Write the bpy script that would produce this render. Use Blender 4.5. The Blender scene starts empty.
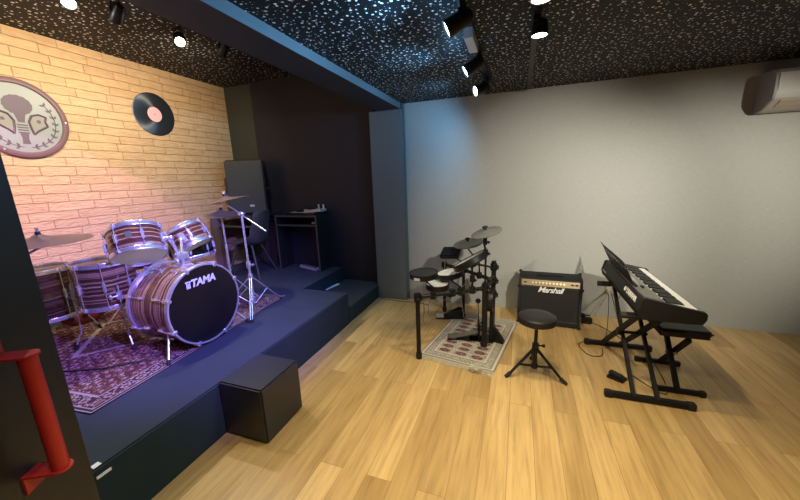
import bpy, bmesh, math, random
from mathutils import Matrix, Vector
random.seed(7)
PI = math.pi
scn = bpy.context.scene
col = scn.collection
V = Vector
I4 = Matrix.Identity(4)

# ------------------------------------------------------------------ helpers
def frame(c, n, up=(0, 0, 1)):
    """matrix at c whose z axis is n and whose y axis is close to up"""
    n = V(n).normalized(); u = V(up)
    if abs(n.dot(u.normalized())) > .98: u = V((0, 1, 0)) if abs(n.y) < .9 else V((1, 0, 0))
    x = u.cross(n).normalized(); y = n.cross(x)
    m = Matrix((x, y, n)).transposed().to_4x4(); m.translation = V(c)
    return m

def axes(c, x, y):
    x = V(x).normalized(); y = V(y); y = (y - x * y.dot(x)).normalized(); z = x.cross(y)
    m = Matrix((x, y, z)).transposed().to_4x4(); m.translation = V(c)
    return m

class MB:
    def __init__(s): s.bm = bmesh.new(); s.mi = 0
    def _new(s, n0):
        s.bm.faces.ensure_lookup_table()
        for f in s.bm.faces[n0:]: f.material_index = s.mi
    def box(s, c, size, M=None, bev=0.0, seg=2):
        n0 = len(s.bm.faces)
        m = (M or I4) @ Matrix.Translation(V(c)) @ Matrix.Diagonal((*size, 1))
        r = bmesh.ops.create_cube(s.bm, size=1, matrix=m)
        if bev > 0:
            ed = list({e for v in r['verts'] for e in v.link_edges})
            bmesh.ops.bevel(s.bm, geom=ed, offset=min(bev, min(size) * .45), segments=seg, affect='EDGES', clamp_overlap=True)
        return s
    def box2(s, a, b, bev=0.0, M=None):
        a = V(a); b = V(b)
        return s.box((a + b) / 2, [abs(b[i] - a[i]) for i in range(3)], M, bev)
    def cyl(s, p, q, r, r2=None, seg=14):
        p = V(p); q = V(q); d = q - p
        n0 = len(s.bm.faces)
        m = frame((p + q) / 2, d)
        bmesh.ops.create_cone(s.bm, cap_ends=True, cap_tris=False, segments=seg, radius1=r, radius2=r if r2 is None else r2, depth=d.length, matrix=m)
        s._new(n0); return s
    def lathe(s, prof, M=None, seg=32, close=False):
        M = M or I4; rings = []; n0 = len(s.bm.faces)
        for (r, z) in prof:
            if r < 1e-6: rings.append([s.bm.verts.new(M @ V((0, 0, z)))])
            else: rings.append([s.bm.verts.new(M @ V((r * math.cos(2 * PI * k / seg), r * math.sin(2 * PI * k / seg), z))) for k in range(seg)])
        prs = list(zip(rings[:-1], rings[1:]))
        if close: prs.append((rings[-1], rings[0]))
        for a, b in prs:
            if len(a) == 1 and len(b) == 1: continue
            for k in range(seg):
                k2 = (k + 1) % seg
                if len(a) == 1: s.bm.faces.new((a[0], b[k], b[k2]))
                elif len(b) == 1: s.bm.faces.new((a[k], b[0], a[k2]))
                else: s.bm.faces.new((a[k], b[k], b[k2], a[k2]))
        s._new(n0); return s
    def tube(s, pts, r, seg=8, closed=False):
        pts = [V(p) for p in pts]; n = len(pts); rings = []; n0 = len(s.bm.faces)
        prev = None
        for i, p in enumerate(pts):
            a = pts[(i - 1) % n] if (closed or i > 0) else p
            b = pts[(i + 1) % n] if (closed or i < n - 1) else p
            t = (b - a).normalized()
            if prev is None:
                u = V((0, 0, 1)) if abs(t.z) < .9 else V((1, 0, 0))
                x = u.cross(t).normalized()
            else:
                x = (prev - t * prev.dot(t)).normalized()
            prev = x; y = t.cross(x)
            rings.append([s.bm.verts.new(p + r * (x * math.cos(2 * PI * k / seg) + y * math.sin(2 * PI * k / seg))) for k in range(seg)])
        for i in range(n if closed else n - 1):
            a = rings[i]; b = rings[(i + 1) % n]
            for k in range(seg):
                k2 = (k + 1) % seg; s.bm.faces.new((a[k], a[k2], b[k2], b[k]))
        if not closed:
            s.bm.faces.new(rings[0][::-1]); s.bm.faces.new(rings[-1])
        s._new(n0); return s
    def prism(s, poly, h, M=None):
        M = M or I4; n0 = len(s.bm.faces)
        a = [s.bm.verts.new(M @ V((x, y, 0))) for x, y in poly]
        b = [s.bm.verts.new(M @ V((x, y, h))) for x, y in poly]
        n = len(poly)
        s.bm.faces.new(a[::-1]); s.bm.faces.new(b)
        for k in range(n): s.bm.faces.new((a[k], a[(k + 1) % n], b[(k + 1) % n], b[k]))
        s._new(n0); return s
    def torus(s, R, r, M=None, seg=40, ms=8):
        return s.lathe([(R + r * math.cos(2 * PI * k / ms), r * math.sin(2 * PI * k / ms)) for k in range(ms)], M, seg, True)
    def ball(s, c, r, scale=(1, 1, 1), M=None):
        n0 = len(s.bm.faces)
        m = (M or I4) @ Matrix.Translation(V(c)) @ Matrix.Diagonal((*[r * k for k in scale], 1))
        bmesh.ops.create_uvsphere(s.bm, u_segments=16, v_segments=10, radius=1, matrix=m); s._new(n0); return s

W = {}
def setp(o, label=None, cat=None, group=None, kind=None):
    if label: o['label'] = label
    if cat: o['category'] = cat
    if group: o['group'] = group
    if kind: o['kind'] = kind
    return o

def part(name, mb, mat, parent=None, local=False, label=None, smooth=40, bevel=0):
    """link what mb holds as ONE mesh object; world coordinates unless local"""
    bm = mb.bm
    M = W[parent] if parent is not None else I4
    if parent is not None and not local: bm.transform(M.inverted())
    bmesh.ops.recalc_face_normals(bm, faces=bm.faces)
    me = bpy.data.meshes.new(name); bm.to_mesh(me); bm.free()
    for m in (mat if isinstance(mat, (list, tuple)) else [mat]): me.materials.append(m)
    if smooth:
        for p in me.polygons: p.use_smooth = True
        me.set_sharp_from_angle(angle=math.radians(smooth))
    o = bpy.data.objects.new(name, me); col.objects.link(o)
    if parent is not None: o.parent = parent
    W[o] = M
    if label: o['label'] = label
    return o

def thing(name, label, cat, M=None, group=None, loc=None):
    o = bpy.data.objects.new(name, None); col.objects.link(o)
    if loc is not None: M = Matrix.Translation(V(loc))
    M = M or I4; o.matrix_world = M; W[o] = M.copy(); o.empty_display_size = .1
    return setp(o, label, cat, group)

def single(name, mb, mat, label, cat, group=None, loc=(0, 0, 0), smooth=40):
    mb.bm.transform(Matrix.Translation(-V(loc)))
    o = part(name, mb, mat, smooth=smooth); o.location = V(loc); W[o] = Matrix.Translation(V(loc))
    return setp(o, label, cat, group)

def struct(name, mb, mat, parent=None, smooth=40):
    o = part(name, mb, mat, parent, smooth=smooth)
    if parent is None: o['kind'] = 'structure'
    return o

def copy_tree(o, M=None, label=None, parent=None):
    c = o.copy(); col.objects.link(c); c.parent = parent
    if parent is not None: c.matrix_parent_inverse = o.matrix_parent_inverse.copy()
    else:
        c.matrix_world = M; W[c] = M.copy()
    if label: c['label'] = label
    for ch in list(o.children): copy_tree(ch, parent=c)
    return c

def text_mesh(txt, size, M, mat, parent, name='lettering', depth=.002, shear=0, bold=0, spacing=1.0, local=False, label=None):
    cu = bpy.data.curves.new('t', 'FONT'); cu.body = txt; cu.size = size; cu.shear = shear; cu.offset = bold
    cu.align_x = 'CENTER'; cu.align_y = 'CENTER'; cu.extrude = depth; cu.space_character = spacing
    ob = bpy.data.objects.new('t', cu); col.objects.link(ob)
    dg = bpy.context.evaluated_depsgraph_get()
    me = bpy.data.meshes.new_from_object(ob.evaluated_get(dg))
    mb = MB(); mb.bm.from_mesh(me); mb.bm.transform(M)
    bpy.data.objects.remove(ob); bpy.data.curves.remove(cu); bpy.data.meshes.remove(me)
    return part(name, mb, mat, parent, local=local, smooth=0, label=label)

# ------------------------------------------------------------------ materials
def mat(name, color, rough=.5, metal=0, spec=.5, emit=None, estr=0, bump=None, aniso=0):
    m = bpy.data.materials.new(name); m.use_nodes = True
    b = m.node_tree.nodes['Principled BSDF']
    b.inputs['Base Color'].default_value = (*color, 1); b.inputs['Roughness'].default_value = rough
    b.inputs['Metallic'].default_value = metal; b.inputs['Specular IOR Level'].default_value = spec
    if emit: b.inputs['Emission Color'].default_value = (*emit, 1); b.inputs['Emission Strength'].default_value = estr
    if bump:
        N = NT(m)
        n = N.node('ShaderNodeTexNoise'); n.inputs['Scale'].default_value = bump[0]; n.inputs['Detail'].default_value = 6
        N.link(N.coord('Object'), n.inputs['Vector'])
        N.bump(n.outputs['Fac'], bump[1], b)
    return m

class NT:
    def __init__(s, m): s.t = m.node_tree; s.b = m.node_tree.nodes['Principled BSDF']
    def node(s, t): return s.t.nodes.new(t)
    def link(s, a, b): s.t.links.new(a, b)
    def coord(s, w='Object'):
        if not hasattr(s, 'tc'): s.tc = s.node('ShaderNodeTexCoord')
        return s.tc.outputs[w]
    def mapping(s, scale=(1, 1, 1), rot=(0, 0, 0), loc=(0, 0, 0), src=None):
        m = s.node('ShaderNodeMapping'); m.inputs['Scale'].default_value = scale; m.inputs['Rotation'].default_value = rot; m.inputs['Location'].default_value = loc
        s.link(src or s.coord(), m.inputs['Vector']); return m.outputs['Vector']
    def noise(s, vec, scale, detail=4, rough=.5):
        n = s.node('ShaderNodeTexNoise'); n.inputs['Scale'].default_value = scale; n.inputs['Detail'].default_value = detail; n.inputs['Roughness'].default_value = rough
        s.link(vec, n.inputs['Vector']); return n.outputs['Fac']
    def ramp(s, fac, stops):
        r = s.node('ShaderNodeValToRGB'); e = r.color_ramp.elements
        while len(e) < len(stops): e.new(.5)
        for k, (p, c) in enumerate(stops): e[k].position = p; e[k].color = (*c, 1)
        s.link(fac, r.inputs['Fac']); return r.outputs['Color']
    def mix(s, fac, a, b, mode='MIX'):
        n = s.node('ShaderNodeMix'); n.data_type = 'RGBA'; n.blend_type = mode
        for i, v in ((0, fac), (6, a), (7, b)):
            if hasattr(v, 'node'): s.link(v, n.inputs[i])
            elif i == 0: n.inputs[i].default_value = v
            else: n.inputs[i].default_value = (*v, 1)
        return n.outputs[2]
    def math(s, op, a, b=None):
        n = s.node('ShaderNodeMath'); n.operation = op
        for i, v in ((0, a), (1, b)):
            if v is None: continue
            if hasattr(v, 'node'): s.link(v, n.inputs[i])
            else: n.inputs[i].default_value = v
        return n.outputs[0]
    def bump(s, h, strength, bsdf=None, dist=.01):
        n = s.node('ShaderNodeBump'); n.inputs['Strength'].default_value = strength; n.inputs['Distance'].default_value = dist
        s.link(h, n.inputs['Height']); s.link(n.outputs['Normal'], (bsdf or s.b).inputs['Normal'])
    def color(s, c): s.link(c, s.b.inputs['Base Color'])

def brick_mat():
    m = mat('brick_wall', (.6, .4, .22), .62, spec=.3); N = NT(m)
    sx = N.node('ShaderNodeSeparateXYZ'); N.link(N.coord(), sx.inputs[0])
    cb = N.node('ShaderNodeCombineXYZ'); N.link(sx.outputs['Y'], cb.inputs['X']); N.link(sx.outputs['Z'], cb.inputs['Y'])
    wob = N.node('ShaderNodeTexNoise'); wob.inputs['Scale'].default_value = 7; N.link(cb.outputs[0], wob.inputs['Vector'])
    ad = N.node('ShaderNodeVectorMath'); ad.operation = 'MULTIPLY_ADD'
    N.link(wob.outputs['Color'], ad.inputs[0]); ad.inputs[1].default_value = (.03, .022, 0); N.link(cb.outputs[0], ad.inputs[2])
    br = N.node('ShaderNodeTexBrick'); N.link(ad.outputs[0], br.inputs['Vector'])
    br.inputs['Scale'].default_value = 1; br.inputs['Brick Width'].default_value = .34; br.inputs['Row Height'].default_value = .078
    br.inputs['Mortar Size'].default_value = .0032; br.inputs['Mortar Smooth'].default_value = .4; br.inputs['Bias'].default_value = 0
    br.offset = .41; br.squash = .72; br.squash_frequency = 3
    br.inputs['Color1'].default_value = (.62, .41, .23, 1); br.inputs['Color2'].default_value = (.56, .365, .205, 1); br.inputs['Mortar'].default_value = (.40, .25, .14, 1)
    n = N.noise(N.mapping((1, 3, 9)), 3.5, 5, .6)
    c = N.mix(.5, br.outputs['Color'], N.ramp(n, [(.3, (.62, .6, .58)), (.7, (1, 1, 1))]), 'MULTIPLY')
    N.color(c)
    h = N.math('ADD', N.math('MULTIPLY', br.outputs['Fac'], -1.0), N.math('MULTIPLY', N.noise(N.mapping((1, 6, 18)), 4, 4), .8))
    N.bump(h, .9, dist=.016)
    return m

def floor_mat():
    m = mat('oak_laminate', (.5, .33, .15), .33, spec=.45); N = NT(m)
    sx = N.node('ShaderNodeSeparateXYZ'); N.link(N.coord(), sx.inputs[0])
    cb = N.node('ShaderNodeCombineXYZ'); N.link(sx.outputs['Y'], cb.inputs['X']); N.link(sx.outputs['X'], cb.inputs['Y'])
    def brick(c1, c2, mo, size):
        br = N.node('ShaderNodeTexBrick'); N.link(cb.outputs[0], br.inputs['Vector'])
        br.inputs['Scale'].default_value = 1; br.inputs['Brick Width'].default_value = 1.25; br.inputs['Row Height'].default_value = .137
        br.inputs['Mortar Size'].default_value = size; br.inputs['Mortar Smooth'].default_value = .1
        br.offset = .37; br.offset_frequency = 2; br.squash = 1
        br.inputs['Color1'].default_value = (*c1, 1); br.inputs['Color2'].default_value = (*c2, 1); br.inputs['Mortar'].default_value = (*mo, 1)
        return br
    br = brick((.63, .44, .20), (.42, .275, .11), (.32, .20, .09), .0014)
    rnd = brick((0, 0, 0), (1, 1, 1), (.5, .5, .5), 0)
    # grain differs from board to board
    off = N.node('ShaderNodeVectorMath'); off.operation = 'MULTIPLY_ADD'
    N.link(rnd.outputs['Color'], off.inputs[0]); off.inputs[1].default_value = (7.3, 3.1, 0); N.link(N.coord(), off.inputs[2])
    g = N.noise(N.mapping((20, 1.1, 1), src=off.outputs[0]), 2.2, 6, .62)
    g2 = N.noise(N.mapping((5, .7, 1), src=off.outputs[0]), 2.0, 3, .55)
    c = N.mix(.55, br.outputs['Color'], N.ramp(g, [(.28, (.40, .34, .28)), (.5, (.9, .87, .82)), (.72, (1.15, 1.15, 1.12))]), 'MULTIPLY')
    c = N.mix(.5, c, N.ramp(g2, [(.3, (.7, .62, .52)), (.65, (1.1, 1.1, 1.1))]), 'MULTIPLY')
    N.color(c)
    N.bump(N.math('SUBTRACT', N.math('MULTIPLY', g, .15), br.outputs['Fac']), .12, dist=.004)
    return m

def ceiling_mat(name, s1, s2, hi2):
    m = mat(name, (.015, .015, .016), .6, spec=.2); N = NT(m)
    wob = N.node('ShaderNodeTexNoise'); wob.inputs['Scale'].default_value = 60; N.link(N.coord(), wob.inputs['Vector'])
    ad = N.node('ShaderNodeVectorMath'); ad.operation = 'MULTIPLY_ADD'; N.link(wob.outputs['Color'], ad.inputs[0]); ad.inputs[1].default_value = (.012, .012, 0); N.link(N.coord(), ad.inputs[2])
    def dots(scale, lo, hi):
        v = N.node('ShaderNodeTexVoronoi'); v.voronoi_dimensions = '2D'; v.inputs['Scale'].default_value = scale; v.inputs['Randomness'].default_value = .95
        N.link(ad.outputs[0], v.inputs['Vector'])
        sx = N.node('ShaderNodeSeparateColor'); N.link(v.outputs['Color'], sx.inputs[0])
        r = N.math('ADD', N.math('MULTIPLY', sx.outputs[0], hi - lo), lo)
        return N.math('LESS_THAN', v.outputs['Distance'], r)
    d = N.math('MAXIMUM', dots(s1, .07, .18), dots(s2, -.1, hi2))
    c = N.mix(d, (.006, .006, .0065), (.85, .85, .83)); N.color(c)
    N.bump(d, .3, dist=.003)
    return m

def wallpaper_mat():
    m = mat('grey_textured_wallpaper', (.36, .36, .34), .5, spec=.35); N = NT(m)
    a = N.noise(N.mapping((9, 1, 70)), 3, 5, .65); b = N.noise(N.mapping((70, 1, 9)), 3, 4, .6)
    c = N.mix(.5, N.ramp(a, [(.3, (.30, .30, .28)), (.7, (.41, .41, .385))]), N.ramp(b, [(.3, (.32, .32, .30)), (.7, (.395, .395, .37))])); N.color(c)
    N.bump(a, .12, dist=.004); return m

def carpet_mat(name, c, r=.9):
    m = mat(name, c, r, spec=.25); N = NT(m)
    n = N.noise(N.mapping((1, 1, 1)), 220, 3, .7); n2 = N.noise(N.coord(), 4, 3)
    N.color(N.mix(.6, N.ramp(n, [(.3, tuple(k * .7 for k in c)), (.7, tuple(k * 1.25 for k in c))]), N.ramp(n2, [(.3, tuple(k * .85 for k in c)), (.7, tuple(k * 1.12 for k in c))])))
    N.bump(n, .35, dist=.003); return m

def drum_mat(name, axis_scale=24, seed=0, dark=1.0):
    """striped wood wrap: bands run round the shell"""
    m = mat(name, (.3, .15, .1), .22, spec=.6); N = NT(m)
    sx = N.node('ShaderNodeSeparateXYZ'); N.link(N.coord(), sx.inputs[0])
    w = N.noise(N.mapping((2.5, 2.5, 1)), 2.5, 3)
    z = N.math('ADD', N.math('MULTIPLY', sx.outputs['Z'], axis_scale), N.math('MULTIPLY', w, .9))
    cb = N.node('ShaderNodeCombineXYZ'); N.link(z, cb.inputs['X']); cb.inputs['Y'].default_value = seed * 5.3
    n = N.noise(cb.outputs[0], 1.0, 5, .65)
    k = dark
    N.color(N.ramp(n, [(.30, (.015 * k, .007 * k, .007 * k)), (.40, (.09 * k, .032 * k, .022 * k)), (.47, (.17 * k, .07 * k, .04 * k)), (.495, (.62 * k, .42 * k, .24 * k)), (.515, (.12 * k, .045 * k, .03 * k)), (.60, (.045 * k, .018 * k, .014 * k)), (.625, (.52 * k, .34 * k, .19 * k)), (.65, (.15 * k, .06 * k, .04 * k)), (.8, (.03 * k, .013 * k, .01 * k))]))
    m.node_tree.nodes['Principled BSDF'].inputs['Coat Weight'].default_value = .6
    m.node_tree.nodes['Principled BSDF'].inputs['Coat Roughness'].default_value = .08
    return m

M = {}
M['brick'] = brick_mat(); M['floor'] = floor_mat(); M['ceil'] = ceiling_mat('black_speckled_ceiling', 24, 40, .13); M['ceil2'] = ceiling_mat('black_speckled_stage_ceiling', 19, 33, .08); M['wallpaper'] = wallpaper_mat()
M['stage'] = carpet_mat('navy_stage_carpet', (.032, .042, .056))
M['stage_side'] = carpet_mat('shaded_side_stage_carpet', (.018, .032, .036))  # same carpet as the top, shade of the sides put into the colour
M['darkwall'] = mat('charcoal_wall', (.014, .0145, .023), .6, bump=(60, .05))
M['olivewall'] = mat('olive_black_wall', (.05, .052, .04), .6, bump=(60, .05))
M['beam'] = mat('slate_beam', (.10, .115, .125), .5, bump=(40, .03))
M['columnm'] = mat('slate_column', (.125, .145, .15), .5, bump=(40, .03))
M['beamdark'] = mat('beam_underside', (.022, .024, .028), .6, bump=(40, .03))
M['door'] = mat('charcoal_door', (.010, .0115, .015), .42, bump=(90, .04))
M['red'] = mat('red_paint', (.43, .02, .018), .34)
M['chrome'] = mat('chrome', (.86, .86, .88), .26, .82)
M['steel'] = mat('brushed_steel', (.55, .55, .56), .35, 1)
M['black'] = mat('black_plastic', (.008, .008, .009), .4, spec=.35)
M['blackmatte'] = mat('black_powder_coat', (.007, .007, .008), .6, spec=.3, bump=(200, .06))
M['blackmetal'] = mat('black_metal', (.010, .010, .011), .4, .2, spec=.35)
M['rubber'] = mat('black_rubber', (.01, .01, .01), .7)
M['vinyl'] = mat('black_vinyl', (.010, .010, .011), .45, spec=.4, bump=(180, .10))
M['leather'] = mat('black_leatherette', (.020, .021, .026), .4, bump=(140, .12))
M['tolex'] = mat('black_tolex', (.012, .012, .013), .6, spec=.3, bump=(260, .3))
M['grillecloth'] = mat('black_grille_cloth', (.009, .009, .009), .75, bump=(500, .4))
M['gold'] = mat('gold_panel', (.21, .155, .085), .42, .5)
M['goldknob'] = mat('gold_knob', (.62, .52, .32), .3, .7)
M['white'] = mat('white_plastic', (.75, .75, .73), .35)
M['whiteprint'] = mat('white_lettering', (.8, .8, .82), .4)
M['greyprint'] = mat('grey_lettering', (.5, .5, .5), .5)
M['key'] = mat('ivory_key', (.85, .84, .8), .22)
M['blackkey'] = mat('black_key', (.008, .008, .008), .25)
M['kbody'] = mat('charcoal_keyboard_case', (.008, .008, .008), .5, spec=.3, bump=(250, .08))
M['kpanel'] = mat('grey_keyboard_panel', (.12, .12, .11), .38)
M['lcd'] = mat('grey_display', (.30, .30, .28), .15)
M['head'] = mat('frosted_drum_head', (.72, .70, .72), .4)
def head_mat():
    m = mat('frosted_drum_head', (.86, .84, .86), .35); N = NT(m); t = m.node_tree
    tr = N.node('ShaderNodeBsdfTranslucent'); tr.inputs['Color'].default_value = (.85, .83, .85, 1)
    mx = N.node('ShaderNodeMixShader'); mx.inputs[0].default_value = .5
    out = [n for n in t.nodes if n.type == 'OUTPUT_MATERIAL'][0]
    N.link(N.b.outputs[0], mx.inputs[1]); N.link(tr.outputs[0], mx.inputs[2]); N.link(mx.outputs[0], out.inputs['Surface'])
    return m
M['head'] = head_mat()
M['mesh'] = mat('white_mesh_head', (.82, .84, .83), .55, bump=(700, .15))
M['blackhead'] = mat('black_gloss_head', (.006, .006, .008), .16)
M['bronze'] = mat('bronze_cymbal', (.42, .33, .20), .3, .9, bump=None)
M['bronzedk'] = mat('aged_bronze_cymbal', (.25, .19, .14), .34, .85)
M['padgrey'] = mat('grey_cymbal_rubber', (.13, .13, .125), .55)
M['padblack'] = mat('black_pad_rubber', (.028, .028, .032), .55)
M['shell1'] = drum_mat('striped_wood_wrap', 26, 1); M['shell2'] = drum_mat('striped_wood_wrap_dark', 22, 2, .75); M['shell3'] = drum_mat('striped_wood_wrap_kick', 22, 3, 1.15); M['shell4'] = drum_mat('striped_black_wood_wrap', 20, 4, .28)
M['wood_leg'] = mat('dark_steel_leg', (.05, .045, .04), .5)
M['chairshell'] = mat('charcoal_moulded_shell', (.055, .052, .042), .5)
M['desk'] = mat('black_laminate', (.012, .012, .013), .45)
M['deskedge'] = mat('grey_laminate_edge', (.06, .055, .05), .5)
M['post'] = mat('purple_lit_laminate', (.10, .075, .10), .5)  # black desk laminate with the purple lamplight put into its colour
M['spk'] = mat('charcoal_speaker_grille', (.038, .046, .056), .55, bump=(600, .5))
M['spkcab'] = mat('black_speaker_cabinet', (.012, .012, .013), .5)
M['silver'] = mat('silver_plastic', (.55, .57, .6), .35, .4)
M['hoopsilver'] = mat('polished_silver_hoop', (.80, .80, .82), .28, .75)
M['ac'] = mat('white_ac_plastic', (.56, .56, .54), .35)
M['acside'] = mat('grey_ac_end_cap', (.30, .285, .295), .4)
M['aclouver'] = mat('cream_ac_louver', (.55, .50, .37), .4)
M['cable'] = mat('grey_cable', (.25, .24, .22), .5)
M['darkcable'] = mat('black_cable', (.012, .012, .012), .5)
M['tape'] = mat('white_tape', (.8, .85, .86), .5)
M['cushion'] = mat('red_patterned_fabric', (.28, .03, .03), .8)
M['padlock'] = mat('cream_plastic', (.55, .48, .36), .45)
M['signrim'] = mat('mauve_painted_rim', (.15, .085, .095), .45)
M['signface'] = mat('pale_sign_face', (.21, .225, .22), .4)
M['signink'] = mat('mauve_sign_print', (.085, .05, .075), .5)
M['signtan'] = mat('tan_sign_print', (.21, .195, .175), .5)
M['plabel'] = mat('pink_record_label', (.85, .42, .42), .45)
M['bulb_cool'] = mat('cool_lamp_lens', (.8, .95, 1), .2, emit=(.62, .93, 1), estr=9)
M['bulb_warm'] = mat('warm_lamp_lens', (1, .97, .9), .2, emit=(1, .96, .86), estr=16)
M['bulb_stage'] = mat('stage_lamp_lens', (1, .97, .9), .2, emit=(1, .95, .86), estr=20)
M['lens_off'] = mat('lamp_glass', (.1, .1, .1), .1)
M['fringe'] = mat('cream_fringe', (.5, .47, .38), .9)

def rec_mat():
    m = mat('record_vinyl', (.012, .013, .016), .24, spec=.8); N = NT(m)
    b = N.b; b.inputs['Anisotropic'].default_value = .9
    t = N.node('ShaderNodeTangent'); t.direction_type = 'RADIAL'; t.axis = 'Z'; N.link(t.outputs[0], b.inputs['Tangent'])
    b.inputs['Metallic'].default_value = .75; b.inputs['Base Color'].default_value = (.07, .08, .10, 1); b.inputs['Roughness'].default_value = .34
    return m
M['record'] = rec_mat()
def cym_mat(name, c, r=.3):
    m = mat(name, c, r, .75); N = NT(m); b = N.b
    sx = N.node('ShaderNodeSeparateXYZ'); N.link(N.coord(), sx.inputs[0])
    rr = N.math('SQRT', N.math('ADD', N.math('MULTIPLY', sx.outputs['X'], sx.outputs['X']), N.math('MULTIPLY', sx.outputs['Y'], sx.outputs['Y'])))
    w = N.node('ShaderNodeMath'); w.operation = 'SINE'; N.link(N.math('MULTIPLY', rr, 900), w.inputs[0]); N.bump(w.outputs[0], .25, dist=.002)
    return m
M['bronze'] = cym_mat('bronze_cymbal_metal', (.44, .35, .22), .42); M['bronzepur'] = cym_mat('dark_bronze_cymbal_metal', (.17, .12, .12), .38); M['bronzedk'] = cym_mat('aged_bronze_cymbal_metal', (.30, .22, .17), .36)

# ------------------------------------------------------------------ the room
XB, YB, YS = -3.88, 3.712, 3.80          # brick wall, grey wall, wall behind the stage
ZC, ZS, SH = 2.302, 2.79, .34            # main ceiling, stage ceiling, stage height
XE = -1.64                               # stage edge
XR, YF = 4.2, -1.4                       # right wall, wall behind the camera
struct('floor', MB().box2((XE - .2, YF, -.1), (XR, YB + .1, 0)), M['floor'])
struct('wall_back', MB().box2((-1.268, YB, 0), (XR, YB + .12, ZC)), M['wallpaper'])
struct('wall_left', MB().box2((XB - .12, YF, 0), (XB, YS + .12, ZS)), M['brick'])
struct('wall_stage', MB().box2((XB, YS, 0), (XE + .02, YS + .12, ZS)), M['olivewall'])
struct('trim_1', MB().box2((-3.40, YS - .03, SH), (-2.2, YS, ZS)).box2((-2.2, YS - .03, .17), (XE, YS, ZS)), M['darkwall'])
struct('wall_right', MB().box2((XR, YF, 0), (XR + .12, YB + .12, ZC)), M['wallpaper'])
struct('wall_front', MB().box2((XB, YF - .12, 0), (XR + .12, YF, ZS)), M['wallpaper'])
struct('ceiling', MB().box2((-1.27, YF, ZC), (XR, YB + .12, ZC + .1)), M['ceil'])
struct('ceiling_stage', MB().box2((XB, YF, ZS), (-1.5, YS + .1, ZS + .1)), M['ceil2'])
bm = MB().box2((-1.535, YF, 2.24), (-1.262, 3.66, ZS + .05))
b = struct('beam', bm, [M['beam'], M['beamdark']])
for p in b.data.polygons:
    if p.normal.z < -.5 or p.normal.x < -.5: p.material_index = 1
struct('column', MB().box2((XE - .005, 3.65, 0), (-1.262, YS + .1, 2.24)), M['columnm'])
struct('wall_edge_shade', MB().box2((-1.262, YB - .006, 0), (-1.236, YB, ZC)), M['columnm'])  # bluish shade at the wall's edge, put in as a slate strip
# stage: one L of carpeted platform, with a lower step in its corner
st = MB().prism([(XB, YF), (XE, YF), (XE, 2.86), (-2.2, 2.86), (-2.2, YS), (XB, YS)], SH)
be = [e for e in st.bm.edges if all(abs(v.co.z - SH) < 1e-4 for v in e.verts)]
bmesh.ops.bevel(st.bm, geom=be, offset=.008, segments=2, affect='EDGES')
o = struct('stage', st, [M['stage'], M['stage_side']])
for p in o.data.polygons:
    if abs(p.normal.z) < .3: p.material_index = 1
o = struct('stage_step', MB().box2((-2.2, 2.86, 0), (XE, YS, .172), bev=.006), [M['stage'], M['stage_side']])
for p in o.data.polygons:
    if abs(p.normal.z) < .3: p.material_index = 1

# door leaf, swung open, left of the camera
dd = V((-math.sin(math.radians(28.7)), math.cos(math.radians(28.7)), 0)); dn = V((dd.y, -dd.x, 0))
T = V((-1.146, .383, 0)); OFF = .075
E0 = T + dd * .172 - dn * OFF
dM = axes(E0, -dd, -dn)                   # x: free edge -> hinge, y: into the leaf, z: up
if dM.col[2].z < 0: dM = axes(E0, -dd, dn)
sg = 1 if (dM.to_3x3() @ V((0, 1, 0))).dot(dn) > 0 else -1     # +1: y points at the room
door = struct('door_1', MB().box2((0, 0, .012), (.86, -sg * .04, 2.1), bev=.002, M=dM), M['door'])
door['label'] = 'open charcoal door with a red tubular pull handle'
ta = .172                                  # tube position along the leaf
mb = MB()
mb.cyl(dM @ V((ta, sg * OFF, .765)), dM @ V((ta, sg * OFF, 1.097)), .019, seg=24)
h = part('door_handle', mb, M['red'], door)
for z, s2 in ((1.1, 1), (.762, -1)):
    mb = MB()
    w = .025
    poly = [(ta - w, 0), (ta + w, 0)] + [(ta + w * math.cos(a), sg * (OFF + w * math.sin(a))) for a in [k * PI / 12 for k in range(13)]]
    mb.prism(poly, .006, dM @ Matrix.Translation(V((0, 0, z - .003))))
    mb.box2((ta - w, sg * .0005, z), (ta + w, sg * .006, z + s2 * .05), M=dM)
    part('bracket', mb, M['red'], h)
struct('trim_3', MB().box2((.862, .05, 0), (.95, -.05, ZC), M=dM), M['door'])

# ------------------------------------------------------------------ things on the walls
def flat_poly(mb, pts, Mx, h=.002): return mb.prism(pts, h, Mx)
def circ2(cx, cy, r, n=28, sy=1): return [(cx + r * math.cos(2 * PI * k / n), cy + sy * r * math.sin(2 * PI * k / n)) for k in range(n)]

# round emblem sign on the brick wall; local x runs towards +y of the room, local y up, z off the wall
sM = axes((XB + .001, 1.648, 2.083), (0, 1, 0), (0, 0, 1))
sign = thing('round_sign', 'large round sign with a mauve rim and printed emblem on the brick wall', 'sign', sM)
part('rim', MB().lathe([(.268, 0), (.268, .022), (.276, .030), (.302, .030), (.312, .022), (.312, 0)], seg=72), M['signrim'], sign, True)
part('sign_face', MB().lathe([(0, .016), (.27, .016), (.27, 0), (0, 0)], seg=72), M['signface'], sign, True)
Mz = Matrix.Translation(V((0, 0, .016)))
em = MB()
hc = (0.005, .105)
em.prism([(hc[0] + (.090 + .002 * math.sin(14 * a)) * math.cos(a), hc[1] + (.076 + .002 * math.sin(14 * a)) * math.sin(a)) for a in [2 * PI * k / 72 for k in range(72)]], .002, Mz)
em.prism([(-.032, .045), (.042, .045), (.03, .0), (.024, -.03), (-.014, -.03), (-.02, 0)], .0018, Mz)
em.prism([(-.022, -.11), (.032, -.11), (.024, -.16), (.03, -.2), (-.02, -.2), (-.014, -.16)], .0018, Mz)
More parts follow.
